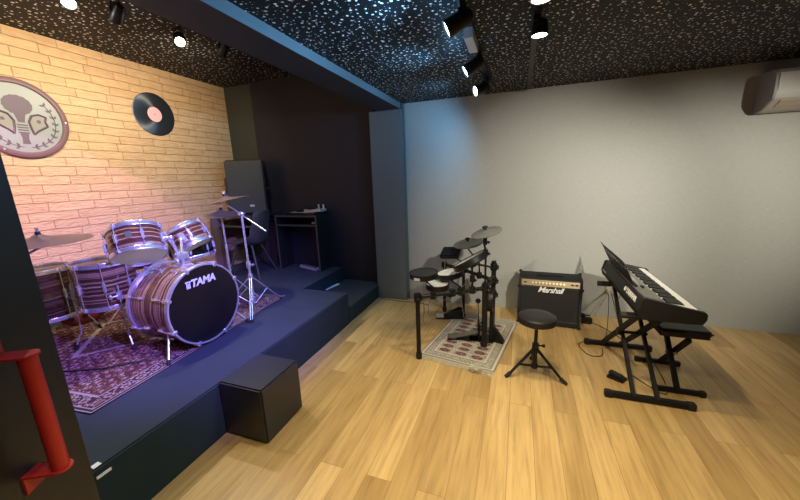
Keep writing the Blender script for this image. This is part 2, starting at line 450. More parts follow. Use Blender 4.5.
for k in range(4):
    em.prism([(-.03, -.045 - .02 * k), (.04, -.045 - .02 * k), (.036, -.056 - .02 * k), (-.026, -.056 - .02 * k)], .0016, Mz)
for sx in (-1, 1):
    X = lambda x: .005 + sx * x
    wing = [(.045, -.02), (.07, .03), (.115, .045), (.16, .03), (.148, -.01), (.16, -.045), (.12, -.07), (.085, -.095), (.06, -.12), (.05, -.07)]
    n = len(wing)
    for k in range(n):
        a = V((X(wing[k][0]), wing[k][1], .0175)); b2 = V((X(wing[(k + 1) % n][0]), wing[(k + 1) % n][1], .0175))
        em.cyl(a, b2, .0075, seg=6)
    em.prism(circ2(X(.108), -.012, .014), .0016, Mz)
    # laurel branch
    for k in range(9):
        a = math.radians(-78 + k * 14.5); R = .215
        px, py = R * math.cos(a), R * math.sin(a) - .012
        for s3 in (-1, 1):
            t = a + PI / 2 + s3 * .75; L = .036
            tip = (px + L * math.cos(t), py + L * math.sin(t)); ox, oy = -math.sin(t) * .009, math.cos(t) * .009
            mid = ((px + tip[0]) / 2, (py + tip[1]) / 2)
            pts = [(px, py), (mid[0] + ox, mid[1] + oy), tip, (mid[0] - ox, mid[1] - oy)]
            pts = [(X(x), y) for x, y in pts]
            em.prism(pts, .0015, Mz)
    st_ = [V((X(.215 * math.cos(math.radians(-84 + k * 9))), .215 * math.sin(math.radians(-84 + k * 9)) - .012, .017)) for k in range(15)]
    em.tube(st_, .0028, 5)
part('emblem', em, M['signink'], sign, True, label='mauve printed emblem of a round head, wings and laurel')
for sx in (-1, 1):
    tn = MB()
    w2 = [(.05, -.02), (.072, .025), (.115, .04), (.153, .027), (.142, -.01), (.153, -.043), (.12, -.065), (.085, -.09), (.064, -.112), (.055, -.07)]
    tn.prism([(.005 + sx * x, y) for x, y in w2], .0008, Mz)
    part('wing_print', tn, M['signtan'], sign, True, label='tan wing shape')
for a in (0, PI * 2 / 3, PI * 4 / 3):
    part('screw', MB().lathe([(0, .036), (.006, .035), (.009, .031), (.009, .029)], Matrix.Translation(V((.289 * math.cos(a), .289 * math.sin(a), 0))), 12), M['steel'], sign, True)

rM = axes((XB + .001, 2.775, 2.288), (0, 1, 0), (0, 0, 1))
rec = thing('vinyl_record', 'black vinyl record with a pink label hung on the brick wall', 'record', rM)
part('disc', MB().lathe([(0, .006), (.222, .006), (.227, .004), (.227, 0), (0, 0)], seg=80), M['record'], rec, True)
part('paper_label', MB().lathe([(0, .0075), (.078, .0075), (.078, .005), (0, .005)], seg=48), M['plabel'], rec, True, label='pink and orange paper label')
part('centre_hole', MB().lathe([(0, .0082), (.006, .0082), (.006, .007)], seg=16), M['black'], rec, True)

# split air conditioner on the grey wall
ac = thing('air_conditioner', 'white split air conditioner high on the grey wall', 'air conditioner', loc=(2.2, YB, 1.9))
prof = [(0, 1.905), (0, 2.19), (.03, 2.203), (.19, 2.196), (.215, 2.17), (.222, 2.03), (.212, 1.985), (.12, 1.925), (.05, 1.905)]
def acM(x): return axes((x, YB - .0005, 0), (0, -1, 0), (0, 0, 1))
mb = MB().prism(prof, -.80 if False else .80, axes((1.815, YB - .001, 0), (0, -1, 0), (0, 0, 1)))
xs = [v.co.x for v in mb.bm.verts]
if min(xs) < 1.7: mb.bm.transform(Matrix.Translation(V((.80, 0, 0))))
part('housing', mb, M['ac'], ac, smooth=30)
for x0 in (1.800, 2.615):
    mb = MB().prism([(y, z) for y, z in prof], .016, axes((x0, YB - .001, 0), (0, -1, 0), (0, 0, 1)))
    if min(v.co.x for v in mb.bm.verts) < x0 - .01: mb.bm.transform(Matrix.Translation(V((.016, 0, 0))))
    part('end_cap', mb, M['acside'], ac, smooth=30)
part('front_panel', MB().box2((1.818, YB - .2265, 2.035), (2.612, YB - .222, 2.165), bev=.002), M['ac'], ac)
lv = axes((1.86, YB - .203, 1.975), (1, 0, 0), (0, .83, -.55))
part('louver', MB().box2((0, 0, -.004), (.71, .075, .006), bev=.002, M=lv), M['aclouver'], ac, label='cream louver flap')

# ------------------------------------------------------------------ lamps
def spot_light(loc, target, power, color, angle, blend=.6, size=.03):
    l = bpy.data.lights.new('lamp', 'SPOT'); l.energy = power; l.color = color; l.spot_size = math.radians(angle); l.spot_blend = blend; l.shadow_soft_size = size
    o = bpy.data.objects.new('lamp_light', l); col.objects.link(o); o.location = loc
    o.rotation_euler = (V(target) - V(loc)).to_track_quat('-Z', 'Y').to_euler(); return o
def area_light(loc, target, power, color, size, size2=None):
    l = bpy.data.lights.new('lamp', 'AREA'); l.energy = power; l.color = color; l.size = size
    if size2: l.shape = 'RECTANGLE'; l.size_y = size2
    o = bpy.data.objects.new('lamp_light', l); col.objects.link(o); o.location = loc
    o.rotation_euler = (V(target) - V(loc)).to_track_quat('-Z', 'Y').to_euler(); return o

def spotlight(c, d, top, label, lens, group, L=.11, r=.036):
    """track head: c = centre of the glass, d = where it looks, top = point on the track"""
    c = V(c); d = V(d).normalized(); top = V(top)
    t = thing('track_spotlight', label, 'spotlight', loc=top, group=group)
    Mx = frame(c, d)
    part('housing', MB().lathe([(0, -L), (r * .55, -L), (r * .8, -L * .93), (r * .92, -L * .55), (r * 1.05, -.002), (r * 1.05, .006), (r * .97, .006), (r * .95, -.004)], Mx, 28), M['blackmetal'], t)
    part('lens', MB().lathe([(0, .0), (r * .6, -.001), (r * .95, -.004), (r * .95, -.012), (0, -.012)], Mx, 28), lens, t, label='lit lamp glass' if lens is not M['lens_off'] else None)
    ri = MB()
    for k in range(5): ri.torus(r * .90, .0028, frame(c - d * (L * (.5 + .09 * k)), d), 24, 6)
    part('cooling_fins', ri, M['blackmetal'], t)
    body = c - d * L * .5
    side = d.cross(V((0, 0, 1)));
    side = side.normalized() if side.length > .1 else V((1, 0, 0))
    j = V((body.x, body.y, min(top.z - .02, body.z + .075)))
    yo = MB()
    for s_ in (-1, 1):
        yo.cyl(body + side * s_ * r * 1.12, j + side * s_ * r * .5 + V((0, 0, 0)), .005, seg=8)
        yo.cyl(body + side * s_ * r * .9, body + side * s_ * r * 1.2, .008, seg=10)
    yo.cyl(j - side * r * .55, j + side * r * .55, .006, seg=8)
    part('yoke', yo, M['blackmetal'], t)
    part('adapter', MB().cyl(j, top - V((0, 0, .01)), .008).box(top - V((0, 0, .016)), (.034, .09, .022), bev=.003), M['blackmetal'], t)
    return t

def rail(x, y0, y1, z, label):
    t = thing('lighting_track', label, 'lighting track', loc=(x, (y0 + y1) / 2, z))
    part('rail', MB().box2((x - .018, y0, z - .02), (x + .018, y1, z), bev=.002), M['blackmetal'], t)
    part('slot', MB().box2((x - .005, y0 + .02, z - .0215), (x + .005, y1 - .02, z - .019)), M['black'], t)
    part('end_cap', MB().box2((x - .02, y1, z - .022), (x + .02, y1 + .012, z), bev=.002), M['blackmetal'], t)
    part('end_cap', MB().box2((x - .02, y0 - .012, z - .022), (x + .02, y0, z), bev=.002), M['blackmetal'], t)
rail(-.285, .2, 3.25, ZC, 'black ceiling track with the cool white spotlights')
rail(.055, .2, 3.6, ZC, 'black ceiling track with the two round warm downlights')
rail(-2.45, .2, 3.1, ZS, 'black ceiling track above the stage drum kit')
G1 = 'cool spotlights on the middle track'
spotlight((-.355, 1.755, 2.19), (-.85, -.22, -.45), (-.285, 1.80, ZC - .02), 'cool white track spotlight with the largest head, nearest the camera', M['bulb_cool'], G1, .13, .042)
spotlight((-.372, 2.46, 2.19), (-.80, -.25, -.5), (-.285, 2.52, ZC - .02), 'cool white track spotlight in the middle of its row of three', M['bulb_cool'], G1, .13, .042)
spotlight((-.375, 3.04, 2.19), (-.8, -.55, -.3), (-.285, 3.10, ZC - .02), 'cool white track spotlight closest to the grey wall', M['bulb_cool'], G1, .13, .042)
tr = thing('track_transformer', 'grey perforated driver box hanging from the middle track between two spotlights', 'driver box', loc=(-.285, 2.12, ZC - .02))
part('case', MB().box2((-.315, 2.0, ZC - .075), (-.265, 2.25, ZC - .021), bev=.003), M['silver'], tr)
ho = MB()
for k in range(7): ho.box((-.3155, 2.03 + .032 * k, ZC - .048), (.002, .012, .03))
part('vent_slots', ho, M['black'], tr)
G2 = 'warm downlights on the right track'
def downlight(c, top, label):
    c = V(c); top = V(top)
    t = thing('track_downlight', label, 'spotlight', loc=top, group=G2)
    part('housing', MB().lathe([(0, .075), (.028, .075), (.038, .065), (.042, .0), (.039, .0), (.037, .012)], Matrix.Translation(c), 28), M['blackmetal'], t)
    part('lens', MB().lathe([(0, .004), (.038, .004), (.038, .012), (0, .012)], Matrix.Translation(c), 28), M['bulb_warm'], t, label='glowing lamp glass')
    part('stem', MB().cyl(c + V((0, 0, .075)), top, .009).box(top - V((0, 0, .012)), (.034, .09, .022), bev=.003), M['blackmetal'], t)
downlight((.072, 2.05, 2.195), (.055, 2.05, ZC - .02), 'warm white downlight on the right track, farther from the camera')
downlight((.058, 1.66, 2.195), (.055, 1.66, ZC - .02), 'warm white downlight on the right track, cut by the top of the photo')
G3 = 'spotlights on the stage track'
spotlight((-2.60, 1.465, 2.60), (.55, -.35, -.75), (-2.45, 1.40, ZS - .02), 'bright stage spotlight nearest the round sign, at the top edge', M['bulb_stage'], G3)
spotlight((-2.545, 2.13, 2.60), (.55, -.45, -.6), (-2.45, 2.16, ZS - .02), 'bright stage spotlight above the vinyl record', M['bulb_stage'], G3)
spotlight((-2.55, 1.68, 2.585), (-.8, .1, -.6), (-2.45, 1.72, ZS - .02), 'dark stage spotlight turned to the brick wall, between the two bright ones', M['bulb_stage'], G3)
spotlight((-2.47, 2.45, 2.60), (-.8, .25, -.6), (-2.45, 2.40, ZS - .02), 'dark stage spotlight turned to the brick wall, farthest from the camera', M['bulb_stage'], G3)

# ------------------------------------------------------------------ acoustic drum kit on the stage
def paint_rug(name, label, cat, Mx, w, l, nx, ny, fn, mats, thick=.008, group=None):
    """rug as a fine slab of faces; fn(u, v) in metres from the near-left corner gives the yarn colour"""
    t = thing(name, label, cat, Mx)
    mb = MB(); bm_ = mb.bm
    vs = [[bm_.verts.new((w * i / nx, l * j / ny, thick + .0012 * math.sin(5 * w * i / nx + 9 * l * j / ny))) for j in range(ny + 1)] for i in range(nx + 1)]
    for i in range(nx):
        for j in range(ny):
            f = bm_.faces.new((vs[i][j], vs[i + 1][j], vs[i + 1][j + 1], vs[i][j + 1]))
            f.material_index = fn((i + .5) * w / nx, (j + .5) * l / ny)
    rim = [vs[i][0] for i in range(nx + 1)] + [vs[nx][j] for j in range(1, ny + 1)] + [vs[i][ny] for i in range(nx - 1, -1, -1)] + [vs[0][j] for j in range(ny - 1, 0, -1)]
    lo = [bm_.verts.new((v.co.x, v.co.y, .001)) for v in rim]
    n = len(rim)
    for k in range(n): bm_.faces.new((rim[k], lo[k], lo[(k + 1) % n], rim[(k + 1) % n]))
    part('pile', mb, mats, t, True, smooth=0)
    return t

yarn = lambda n, c: mat(n, c, .95, spec=.1, bump=(400, .4))
Y1 = [yarn('dark_red_yarn', (.075, .028, .027)), yarn('brown_black_yarn', (.045, .028, .027)), yarn('cream_yarn', (.33, .27, .25)), yarn('rust_yarn', (.13, .06, .04)), yarn('rose_yarn', (.24, .12, .12))]
rr = random.Random(3)
cells = {}
def persian(u, v):
    w, l = 2.75, 3.1
    d = min(u, v, w - u, l - v)
    def h(a, b, k): return rr_hash(a, b, k)
    if d < .012: return 2
    if d < .035: return 1
    if d < .05: return 2
    if d < .19:                                       # main border: rosettes on dark ground
        s = u if (v < .19 or v > l - .19) else v
        c = (s % .16) - .08; e = d - .12
        r = math.hypot(c, e)
        if r < .022: return 3
        if r < .045: return 2 if int(math.atan2(e, c) * 4 / PI + 8) % 2 else 4
        if r < .055: return 1
        return 2 if rr_hash(int(u / .014), int(v / .014), 1) > .72 else (1 if rr_hash(int(u / .02), int(v / .02), 4) > .4 else 0)
    if d < .205: return 2
    if d < .225: return 3
    # field of small flowers round a medallion
    cx, cy = (u - w / 2) / (w / 2 - .2), (v - l / 2) / (l / 2 - .2)
    m = abs(cx) + abs(cy)
    if abs(m - .62) < .03: return 2
    if m < .59 and int(m * 16) % 4 == 0: return 3
    a, b2 = (u % .11) - .055, ((v + .055 * (int(u / .11) % 2)) % .11) - .055
    r = math.hypot(a, b2) + .006 * math.sin(6 * math.atan2(b2, a))
    if r < .012: return 2
    if r < .026: return 4
    if r < .032: return 1
    if rr_hash(int(u / .016), int(v / .016), 2) > .84: return 4 if rr_hash(int(u / .016), int(v / .016), 3) > .5 else 2
    return 0 if m < .62 else (3 if rr_hash(int(u / .03), int(v / .03), 5) > .55 else 0)
def rr_hash(a, b, k):
    x = math.sin(a * 12.9898 + b * 78.233 + k * 37.719) * 43758.5453
    return x - math.floor(x)
# near right corner (-2.07, .85), right edge turned about 5 degrees
ra = math.radians(5.5)
ry = V((-math.sin(ra), math.cos(ra), 0)); rx = V((math.cos(ra), math.sin(ra), 0))
c0 = V((-2.07, .85, SH)) - rx * 1.58
paint_rug('persian_rug', 'dark red patterned persian rug spread under the wooden drum kit', 'rug', axes(c0, rx, ry), 1.58, 1.78, 210, 236, lambda u, v: persian(u * 2.75 / 1.58, v * 3.1 / 1.78), Y1)
ZR = SH + .0095

def hoop_part(root, r, z0, z1, name='hoop', m='chrome', wide=.006):
    return part(name, MB().lathe([(r + .001, z0), (r + wide * .6, z0), (r + wide, z0 + (z1 - z0) * .2), (r + wide * .55, (z0 + z1) / 2), (r + wide, z1 - (z1 - z0) * .2), (r + wide * .6, z1), (r + .001, z1)], seg=56, close=True), M[m], root, True)

def drum(name, label, cat, Mx, r, dp, sm, nl, a0=0, group=None, top='head', bottom='head'):
    """drum in its own frame: bottom head at z = 0, batter head at z = dp"""
    t = thing(name, label, cat, Mx, group)
    part('shell', MB().lathe([(r * .99, .004), (r, .008), (r, dp - .008), (r * .99, dp - .004)], seg=64), sm, t, True)
    part('batter_head', MB().lathe([(0, dp), (r * .96, dp), (r, dp - .004), (r, dp - .01)], seg=56), M[top], t, True)
    part('resonant_head', MB().lathe([(0, 0), (r * .96, 0), (r, .004), (r, .01)], seg=56), M[bottom], t, True)
    hoop_part(t, r, dp - .022, dp + .010); hoop_part(t, r, -.010, .022)
    for k in range(nl):
        a = a0 + 2 * PI * k / nl; c, s = math.cos(a), math.sin(a)
        Lm = Matrix.Rotation(a, 4, 'Z')
        mb = MB()
        mb.box((r + .010, 0, dp * .5), (.02, .018, min(dp * .42, .07)), Lm, .004)
        mb.cyl(Lm @ V((r + .010, 0, -.006)), Lm @ V((r + .010, 0, dp + .008)), .0032, seg=8)
        mb.box((r + .009, 0, dp - .004), (.014, .016, .02), Lm, .003).box((r + .009, 0, .004), (.014, .016, .02), Lm, .003)
        mb.cyl(Lm @ V((r + .010, 0, dp + .006)), Lm @ V((r + .010, 0, dp + .016)), .005, seg=8)
        part('lug', mb, M['chrome'], t, True)
    bd = Matrix.Rotation(a0 + PI / nl, 4, 'Z')
    part('badge', MB().box((r + .0015, 0, dp * .55), (.004, .035, .045), bd, .001), M['steel'], t, True)
    return t

# bass drum: axis along +x, front head towards the room
KC = V((-2.124, 1.648, SH + .295 + .016)); KR, KD = .295, .40
kM = axes(KC - V((KD, 0, 0)), (0, 1, 0), (0, 0, 1))           # local z = +x, y = up, x = +y
kick = thing('bass_drum', 'striped wooden bass drum with a black front head on the persian rug', 'bass drum', kM)
part('shell', MB().lathe([(KR - .022, .03), (KR - .014, .026), (KR - .014, KD - .026), (KR - .02, KD - .02)], seg=80), M['shell3'], kick, True)
def khoop(z0, z1):
    return part('hoop', MB().lathe([(KR - .013, z0), (KR - .002, z0), (KR, z0 + .006), (KR, z1 - .006), (KR - .002, z1), (KR - .013, z1)], seg=80, close=True), M['hoopsilver'], kick, True, label='bright silver hoop')
khoop(-.005, .026); hf = khoop(KD - .026, KD + .005)
fh = part('front_head', MB().lathe([(0, KD - .006), (KR - .022, KD - .006), (KR - .012, KD - .002), (KR - .012, KD - .02), (0, KD - .02)], seg=80), M['blackhead'], kick, True, label='glossy black front head with white lettering')
part('batter_head', MB().lathe([(0, .006), (KR - .02, .004), (KR - .02, .02), (0, .02)], seg=80), M['head'], kick, True)
tm = Matrix.Translation(V((-.012, .172, KD - .0055))) @ Matrix.Diagonal((.88, .88, 1, 1))
text_mesh('TAMA', .083, tm @ Matrix.Translation(V((.022, 0, 0))), M['whiteprint'], fh, shear=.18, bold=.0035, spacing=.98, depth=.0006, local=True)
lg = MB()
for k in range(3):
    lg.box2((-.128 + k * .012, -.029, 0), (-.119 + k * .012, .010 + .010 * (k != 1), .0012), M=tm)
lg.box2((-.135, .018, 0), (-.088, .029, .0012), M=tm)
part('logo', lg, M['whiteprint'], fh, True)
for k in range(8):
    a = PI / 8 + 2 * PI * k / 8; Lm = Matrix.Rotation(a, 4, 'Z')
    for z in (KD, .0):
        s_ = 1 if z else -1
        mb = MB()
        mb.box((KR + .004, 0, z - s_ * .016), (.012, .026, .05), Lm, .004)
        mb.box((KR - .010, 0, z + s_ * .007), (.026, .02, .007), Lm, .002)
        mb.cyl(Lm @ V((KR + .012, 0, z + s_ * .012)), Lm @ V((KR - .002, 0, z - s_ * .14)), .0035, seg=8)
        part('claw', mb, M['chrome'], kick, True)
    for z in (.13, KD - .13): part('lug', MB().box((KR - .008, 0, z), (.022, .018, .05), Lm, .005), M['chrome'], kick, True)
# two spurs: bracket and a leg down to the rug
for s_ in (-1, 1):
    a = KC + V((-.10, s_ * (KR - .03) * .88, -.10)); f = V((-2.12, 1.648 + s_ * .345, ZR + .004))
    mb = MB().cyl(a, f, .008).cyl(a + (a - f) * .25, a, .008)
    sp = part('spur', mb, M['chrome'], kick)
    part('bracket', MB().box(a, (.05, .035, .06), bev=.008).cyl(a + V((-.04, 0, 0)), a + V((.04, 0, 0)), .016), M['chrome'], sp)
    part('rubber_tip', MB().cyl(f - V((0, 0, .003)), f + (a - f).normalized() * .03, .011), M['rubber'], sp)
# tom mount on the crown of the bass drum
mt = KC + V((-.17, 0, KR - .02))
mb = MB().box(mt, (.09, .10, .03), bev=.006).cyl(mt, mt + V((0, 0, .09)), .016).box(mt + V((0, 0, .075)), (.05, .09, .05), bev=.008)
for s_ in (-1, 1): mb.cyl(mt + V((0, s_ * .03, .06)), mt + V((0, s_ * .055, .06)), .006).ball(mt + V((.02, s_ * .05, .045)), .013)
mount = part('tom_mount', mb, M['chrome'], kick)
arms = MB()
tom1 = dict(b=V((-2.536, 1.521, 1.013)), n=V((-.45, .24, .857)), r=.165, d=.2)
tom2 = dict(b=V((-2.62, 2.010, .980)), n=V((-.50, -.12, .857)), r=.150, d=.178)
def tom_at(tp, label, sm, nl, a0):
    n = tp['n'].normalized(); Mx = frame(tp['b'], n, (1, 0, 0))
    t = drum('rack_tom', label, 'drum', Mx, tp['r'], tp['d'], sm, nl, a0, 'rack toms above the bass drum')
    # bracket facing the mount
    c = tp['b'] + n * tp['d'] * .42
    v = (mt + V((0, 0, .1)) - c); v = (v - n * v.dot(n)).normalized()
    e = c + v * (tp['r'] + .012)
    mb = MB().box((0, 0, 0), (.05, .02, .08), axes(e, n.cross(v), v), .006)
    k1 = e + v * .05 - V((0, 0, .02))
    mb.cyl(e, k1, .012).ball(k1, .02).cyl(k1, mt + V((0, .0, .08)) + v * -.02, .0095)
    part('mount_arm', mb, M['chrome'], t)
    return t
tom_at(tom1, 'larger striped rack tom above the bass drum, nearer the open door', M['shell1'], 7, .3)
tom_at(tom2, 'smaller striped rack tom on the snare side, next to the hi-hat', M['shell1'], 6, .1)

def floor_tom(c, r, z0, z1, label, legs, sm, nl=8):
    Mx = Matrix.Translation(V((c[0], c[1], z0)))
    t = drum('floor_tom', label, 'drum', Mx, r, z1 - z0, sm, nl, .2, 'floor toms beside the bass drum', bottom='head', top='blackhead')
    for a in legs:
        d = V((math.cos(a), math.sin(a), 0)); cc = V((c[0], c[1], 0))
        top = cc + d * (r + .028) + V((0, 0, z0 + (z1 - z0) * .52)); kn = cc + d * (r + .03) + V((0, 0, SH + .14)); ft = cc + d * (r + .085) + V((0, 0, ZR + .006))
        lgp = part('leg', MB().tube([top, kn, kn * .7 + ft * .3 + V((0, 0, .01)), ft], .006, 8), M['chrome'], t)
        part('bracket', MB().box((0, 0, 0), (.03, .034, .06), axes(cc + d * (r + .018) + V((0, 0, z0 + .09)), d, d.cross(V((0, 0, 1)))), .006).cyl(cc + d * (r + .03) + d.cross(V((0, 0, 1))) * .01 + V((0, 0, z0 + .09)), cc + d * (r + .03) + d.cross(V((0, 0, 1))) * .05 + V((0, 0, z0 + .09)), .007).ball(cc + d * (r + .03) + d.cross(V((0, 0, 1))) * .05 + V((0, 0, z0 + .09)), .012, (1, 1, 1.6)), M['chrome'], lgp)
        part('rubber_foot', MB().cyl(ft - V((0, 0, .006)), ft + (kn - ft).normalized() * .035, .011), M['rubber'], lgp)
    return t
floor_tom((-2.835, 1.445), .178, .665, .985, 'striped wooden floor tom between the bass drum and the other floor tom', [math.radians(-14), math.radians(226), math.radians(110)], M['shell2'])
floor_tom((-3.33, 1.29), .185, .565, .935, 'dark striped floor tom partly hidden by the open door', [math.radians(-75), math.radians(200), math.radians(80)], M['shell4'])

# snare drum on its stand
sn = drum('snare_drum', 'black snare drum with chrome hoops behind the smaller rack tom', 'drum', frame((-2.83, 2.14, .86), (-.08, -.05, 1)), .178, .14, M['blackhead'], 8, .1)
ss = thing('snare_stand', 'chrome tripod stand holding the snare drum', 'drum stand', loc=(-2.83, 2.14, ZR))
def tripod(parent, c, z, h, R, angs, m='chrome', rad=.007, name='leg', braces=True, hub=None):
    """legs from a collar at height z+h, feet at radius R on height z"""
    hub = hub if hub is not None else h * .35
    for a in angs:
        d = V((math.cos(a), math.sin(a), 0)); f = V((c[0], c[1], z + .008)) + d * R; tp = V((c[0], c[1], z + h)) + d * .018
        mb = MB()
        sd = V((-d.y, d.x, 0)) * .008
        mb.cyl(tp + sd, f + sd, rad * .7).cyl(tp - sd, f - sd, rad * .7)
        if braces:
            q = tp.lerp(f, .5); mb.cyl(q, V((c[0], c[1], z + hub * .45)) + d * .015, rad * .6)
        L = part(name, mb, M[m], parent)
        part('rubber_foot', MB().ball(f, .014, (1.2, 1.2, .55)), M['rubber'], L)
mb = MB().cyl((-2.83, 2.14, ZR + .09), (-2.83, 2.14, .80), .012)
part('post', mb, M['chrome'], ss)
tripod(ss, (-2.83, 2.14), ZR, .25, .22, [.4, 2.5, 4.6])
mb = MB()
for k in range(3):
    a = .5 + k * 2 * PI / 3; d = V((math.cos(a), math.sin(a), 0))
    mb.tube([V((-2.83, 2.14, .80)), V((-2.83, 2.14, .815)) + d * .12, V((-2.83, 2.14, .838)) + d * .188, V((-2.83, 2.14, .885)) + d * .196], .006, 8)
part('basket', mb, M['chrome'], ss)
# drum throne behind the kit
dt = thing('drum_throne', 'round black drum throne behind the floor tom and bass drum', 'drum stool', loc=(-3.22, 1.84, SH))
part('seat', MB().lathe([(0, .80), (.14, .80), (.17, .82), (.175, .85), (.165, .88), (.13, .895), (0, .90)], Matrix.Translation(V((-3.22, 1.84, 0))), 40), M['vinyl'], dt)
part('post', MB().cyl((-3.22, 1.84, .42), (-3.22, 1.84, .80), .014), M['chrome'], dt)
tripod(dt, (-3.22, 1.84), SH, .26, .24, [.2, 2.3, 4.4])

def cymbal_mesh(r, bell=.045, bow=.028):
    pr = [(.005, bow + .018), (bell * .5, bow + .015), (bell, bow), (r * .5, bow * .62), (r * .85, bow * .17), (r, 0), (r - .001, -.0012), (r * .85, bow * .15), (r * .5, bow * .58), (bell, bow - .002), (bell * .5, bow + .012), (.005, bow + .015)]
    return MB().lathe(pr, None, 72, True)
def cymbal(c, n, r, label, m='bronze', group='cymbals of the wooden kit', print_=False):
    t = thing('cymbal', label, 'cymbal', frame(c, n, (0, 1, 0)), group)
    part('plate', cymbal_mesh(r), M[m], t, True)
    part('felt', MB().lathe([(0, .065), (.012, .063), (.014, .05), (.012, .045), (0, .045)], seg=16), M['rubber'], t, True)
    part('wing_nut', MB().cyl((0, 0, .06), (0, 0, .085), .006).box((0, 0, .082), (.04, .006, .016), None, .003), M['chrome'], t, True)
    return t
def boom_stand(name, label, base, zb, top_mast, mast_h, cym, tail, angs, R=.28):
    t = thing(name, label, 'cymbal stand', loc=(base[0], base[1], zb))
    b0 = V((base[0], base[1], zb)); tm_ = V((top_mast[0], top_mast[1], zb + mast_h))
    k = b0 + (tm_ - b0) * .48
    mb = MB().cyl(b0 + V((0, 0, .05)), k, .0125).cyl(k, tm_, .0095)
    part('mast', mb, M['chrome'], t)
    part('height_collar', MB().cyl(k - V((0, 0, .03)), k + V((0, 0, .03)), .02).cyl(k, k + V((.045, 0, 0)), .006).box(k + V((.05, 0, 0)), (.012, .03, .02), None, .004), M['chrome'], t)
    tripod(t, base, zb, .30, R, angs)
    part('leg_collar', MB().cyl(b0 + V((0, 0, .285)), b0 + V((0, 0, .335)), .022).cyl(b0 + V((0, 0, .08)), b0 + V((0, 0, .12)), .018), M['chrome'], t)
    if tail is not None:
        c = V(cym)
        part('boom_arm', MB().cyl(V(tail), c - V((0, 0, .03)), .007), M['chrome'], t)
        part('tilter', MB().ball(tm_, .022).cyl(tm_ - V((0, .03, 0)), tm_ + V((0, .03, 0)), .012), M['chrome'], t)
        part('tip_rod', MB().cyl(c - V((0, 0, .035)), c + V((0, 0, .05)), .005), M['chrome'], t)
        part('end_cap', MB().ball(tail, .011), M['chrome'], t)
    else:
        c = V(cym); part('tip_rod', MB().cyl(tm_, c + V((0, 0, .05)), .005), M['chrome'], t)
    return t
# left cymbal by the door
cymbal((-2.742, 1.112, 1.195), (.03, -.03, 1), .245, 'wide dark cymbal above the floor toms, beside the open door', 'bronzepur')
boom_stand('cymbal_stand', 'chrome cymbal boom stand half hidden by the open door', (-2.62, .66), ZR, (-2.62, .67), .66, (-2.742, 1.112, 1.195), (-2.575, .50, .93), [math.radians(100), math.radians(222), math.radians(345)], .36)
# crash on a boom, front of the stage
cc = V((-2.50, 2.30, 1.348))
cymbal(cc, (-.17, -.10, 1), .205, 'tilted crash cymbal on a boom arm in front of the black speaker', 'bronzedk')
boom_stand('boom_cymbal_stand', 'tall chrome boom stand at the front of the kit holding the tilted crash', (-2.285, 2.245), ZR, (-2.305, 2.262), .888, cc, (-2.085, 2.285, 1.085), [math.radians(-52), math.radians(80), math.radians(205)], .30)
# hi-hat
hc_ = V((-2.555, 2.275, 1.222))
hb = thing('hi_hat_stand', 'straight chrome hi-hat stand with pedal behind the bass drum', 'cymbal stand', loc=(hc_.x, hc_.y, ZR))
part('mast', MB().cyl((hc_.x, hc_.y, ZR + .05), (hc_.x, hc_.y, .95), .0125).cyl((hc_.x, hc_.y, .95), (hc_.x, hc_.y, 1.19), .009).cyl((hc_.x, hc_.y, 1.19), (hc_.x, hc_.y, 1.36), .0035), M['chrome'], hb)
part('seat_cup', MB().cyl((hc_.x, hc_.y, 1.185), (hc_.x, hc_.y, 1.205), .02), M['chrome'], hb)
tripod(hb, (hc_.x, hc_.y), ZR, .28, .24, [.9, 2.4])
part('pedal', MB().box((0, 0, 0), (.26, .085, .012), axes((hc_.x - .16, hc_.y, ZR + .045), (1, 0, .16), (0, 1, 0)), .004).box2((hc_.x - .30, hc_.y - .05, ZR), (hc_.x - .22, hc_.y + .05, ZR + .022), .004), M['steel'], hb)
hl = cymbal(hc_ + V((0, 0, .004)), (.05, -.06, 1), .178, 'flat upper hi-hat cymbal on the straight chrome stand', 'bronze')
hl2 = thing('cymbal', 'lower hi-hat cymbal turned upwards under its pair', 'cymbal', frame(hc_ + V((0, 0, .001)), (-.05, .06, -1), (0, 1, 0)), 'cymbals of the wooden kit')
part('plate', cymbal_mesh(.172, .045, .022), M['bronze'], hl2, True)
# kick pedal behind the bass drum
kp = thing('kick_pedal', 'steel bass drum pedal behind the striped bass drum', 'drum pedal', loc=(-2.70, 1.648, ZR))
part('footboard', MB().box((0, 0, 0), (.28, .09, .012), axes((-2.73, 1.648, ZR + .06), (1, 0, .22), (0, 1, 0)), .004), M['steel'], kp)
part('base_plate', MB().box2((-2.88, 1.60, ZR), (-2.545, 1.696, ZR + .008), .002), M['blackmetal'], kp)
part('frame', MB().cyl((-2.58, 1.59, ZR), (-2.58, 1.59, ZR + .2), .008).cyl((-2.58, 1.706, ZR), (-2.58, 1.706, ZR + .2), .008).cyl((-2.58, 1.585, ZR + .2), (-2.58, 1.711, ZR + .2), .008), M['steel'], kp)
part('beater', MB().cyl((-2.58, 1.648, ZR + .2), (-2.555, 1.648, ZR + .33), .004).ball((-2.56, 1.648, ZR + .345), .024), M['white'], kp)
# red patterned cushion on the floor behind the floor tom
cu = thing('floor_cushion', 'red and black patterned cushion standing on the stage behind the floor toms', 'cushion', loc=(-3.56, 1.60, SH))
cm = axes((-3.56, 1.60, SH + .115), (.35, .9, .15), (-.3, 0, 1))
mb = MB().ball((0, 0, 0), 1, (.17, .115, .055), cm)
part('cover', mb, M['cushion'], cu)
for k, (x, y) in enumerate(((-.07, .03), (.05, .04), (-.01, -.04), (.09, -.03), (-.1, -.03))):
    part('motif', MB().lathe([(0, .012), (.018, .011), (.026, -.004), (.0, -.006)], cm @ Matrix.Translation(V((x, y, .044))), 14), M['black'], cu, label='black round motif')
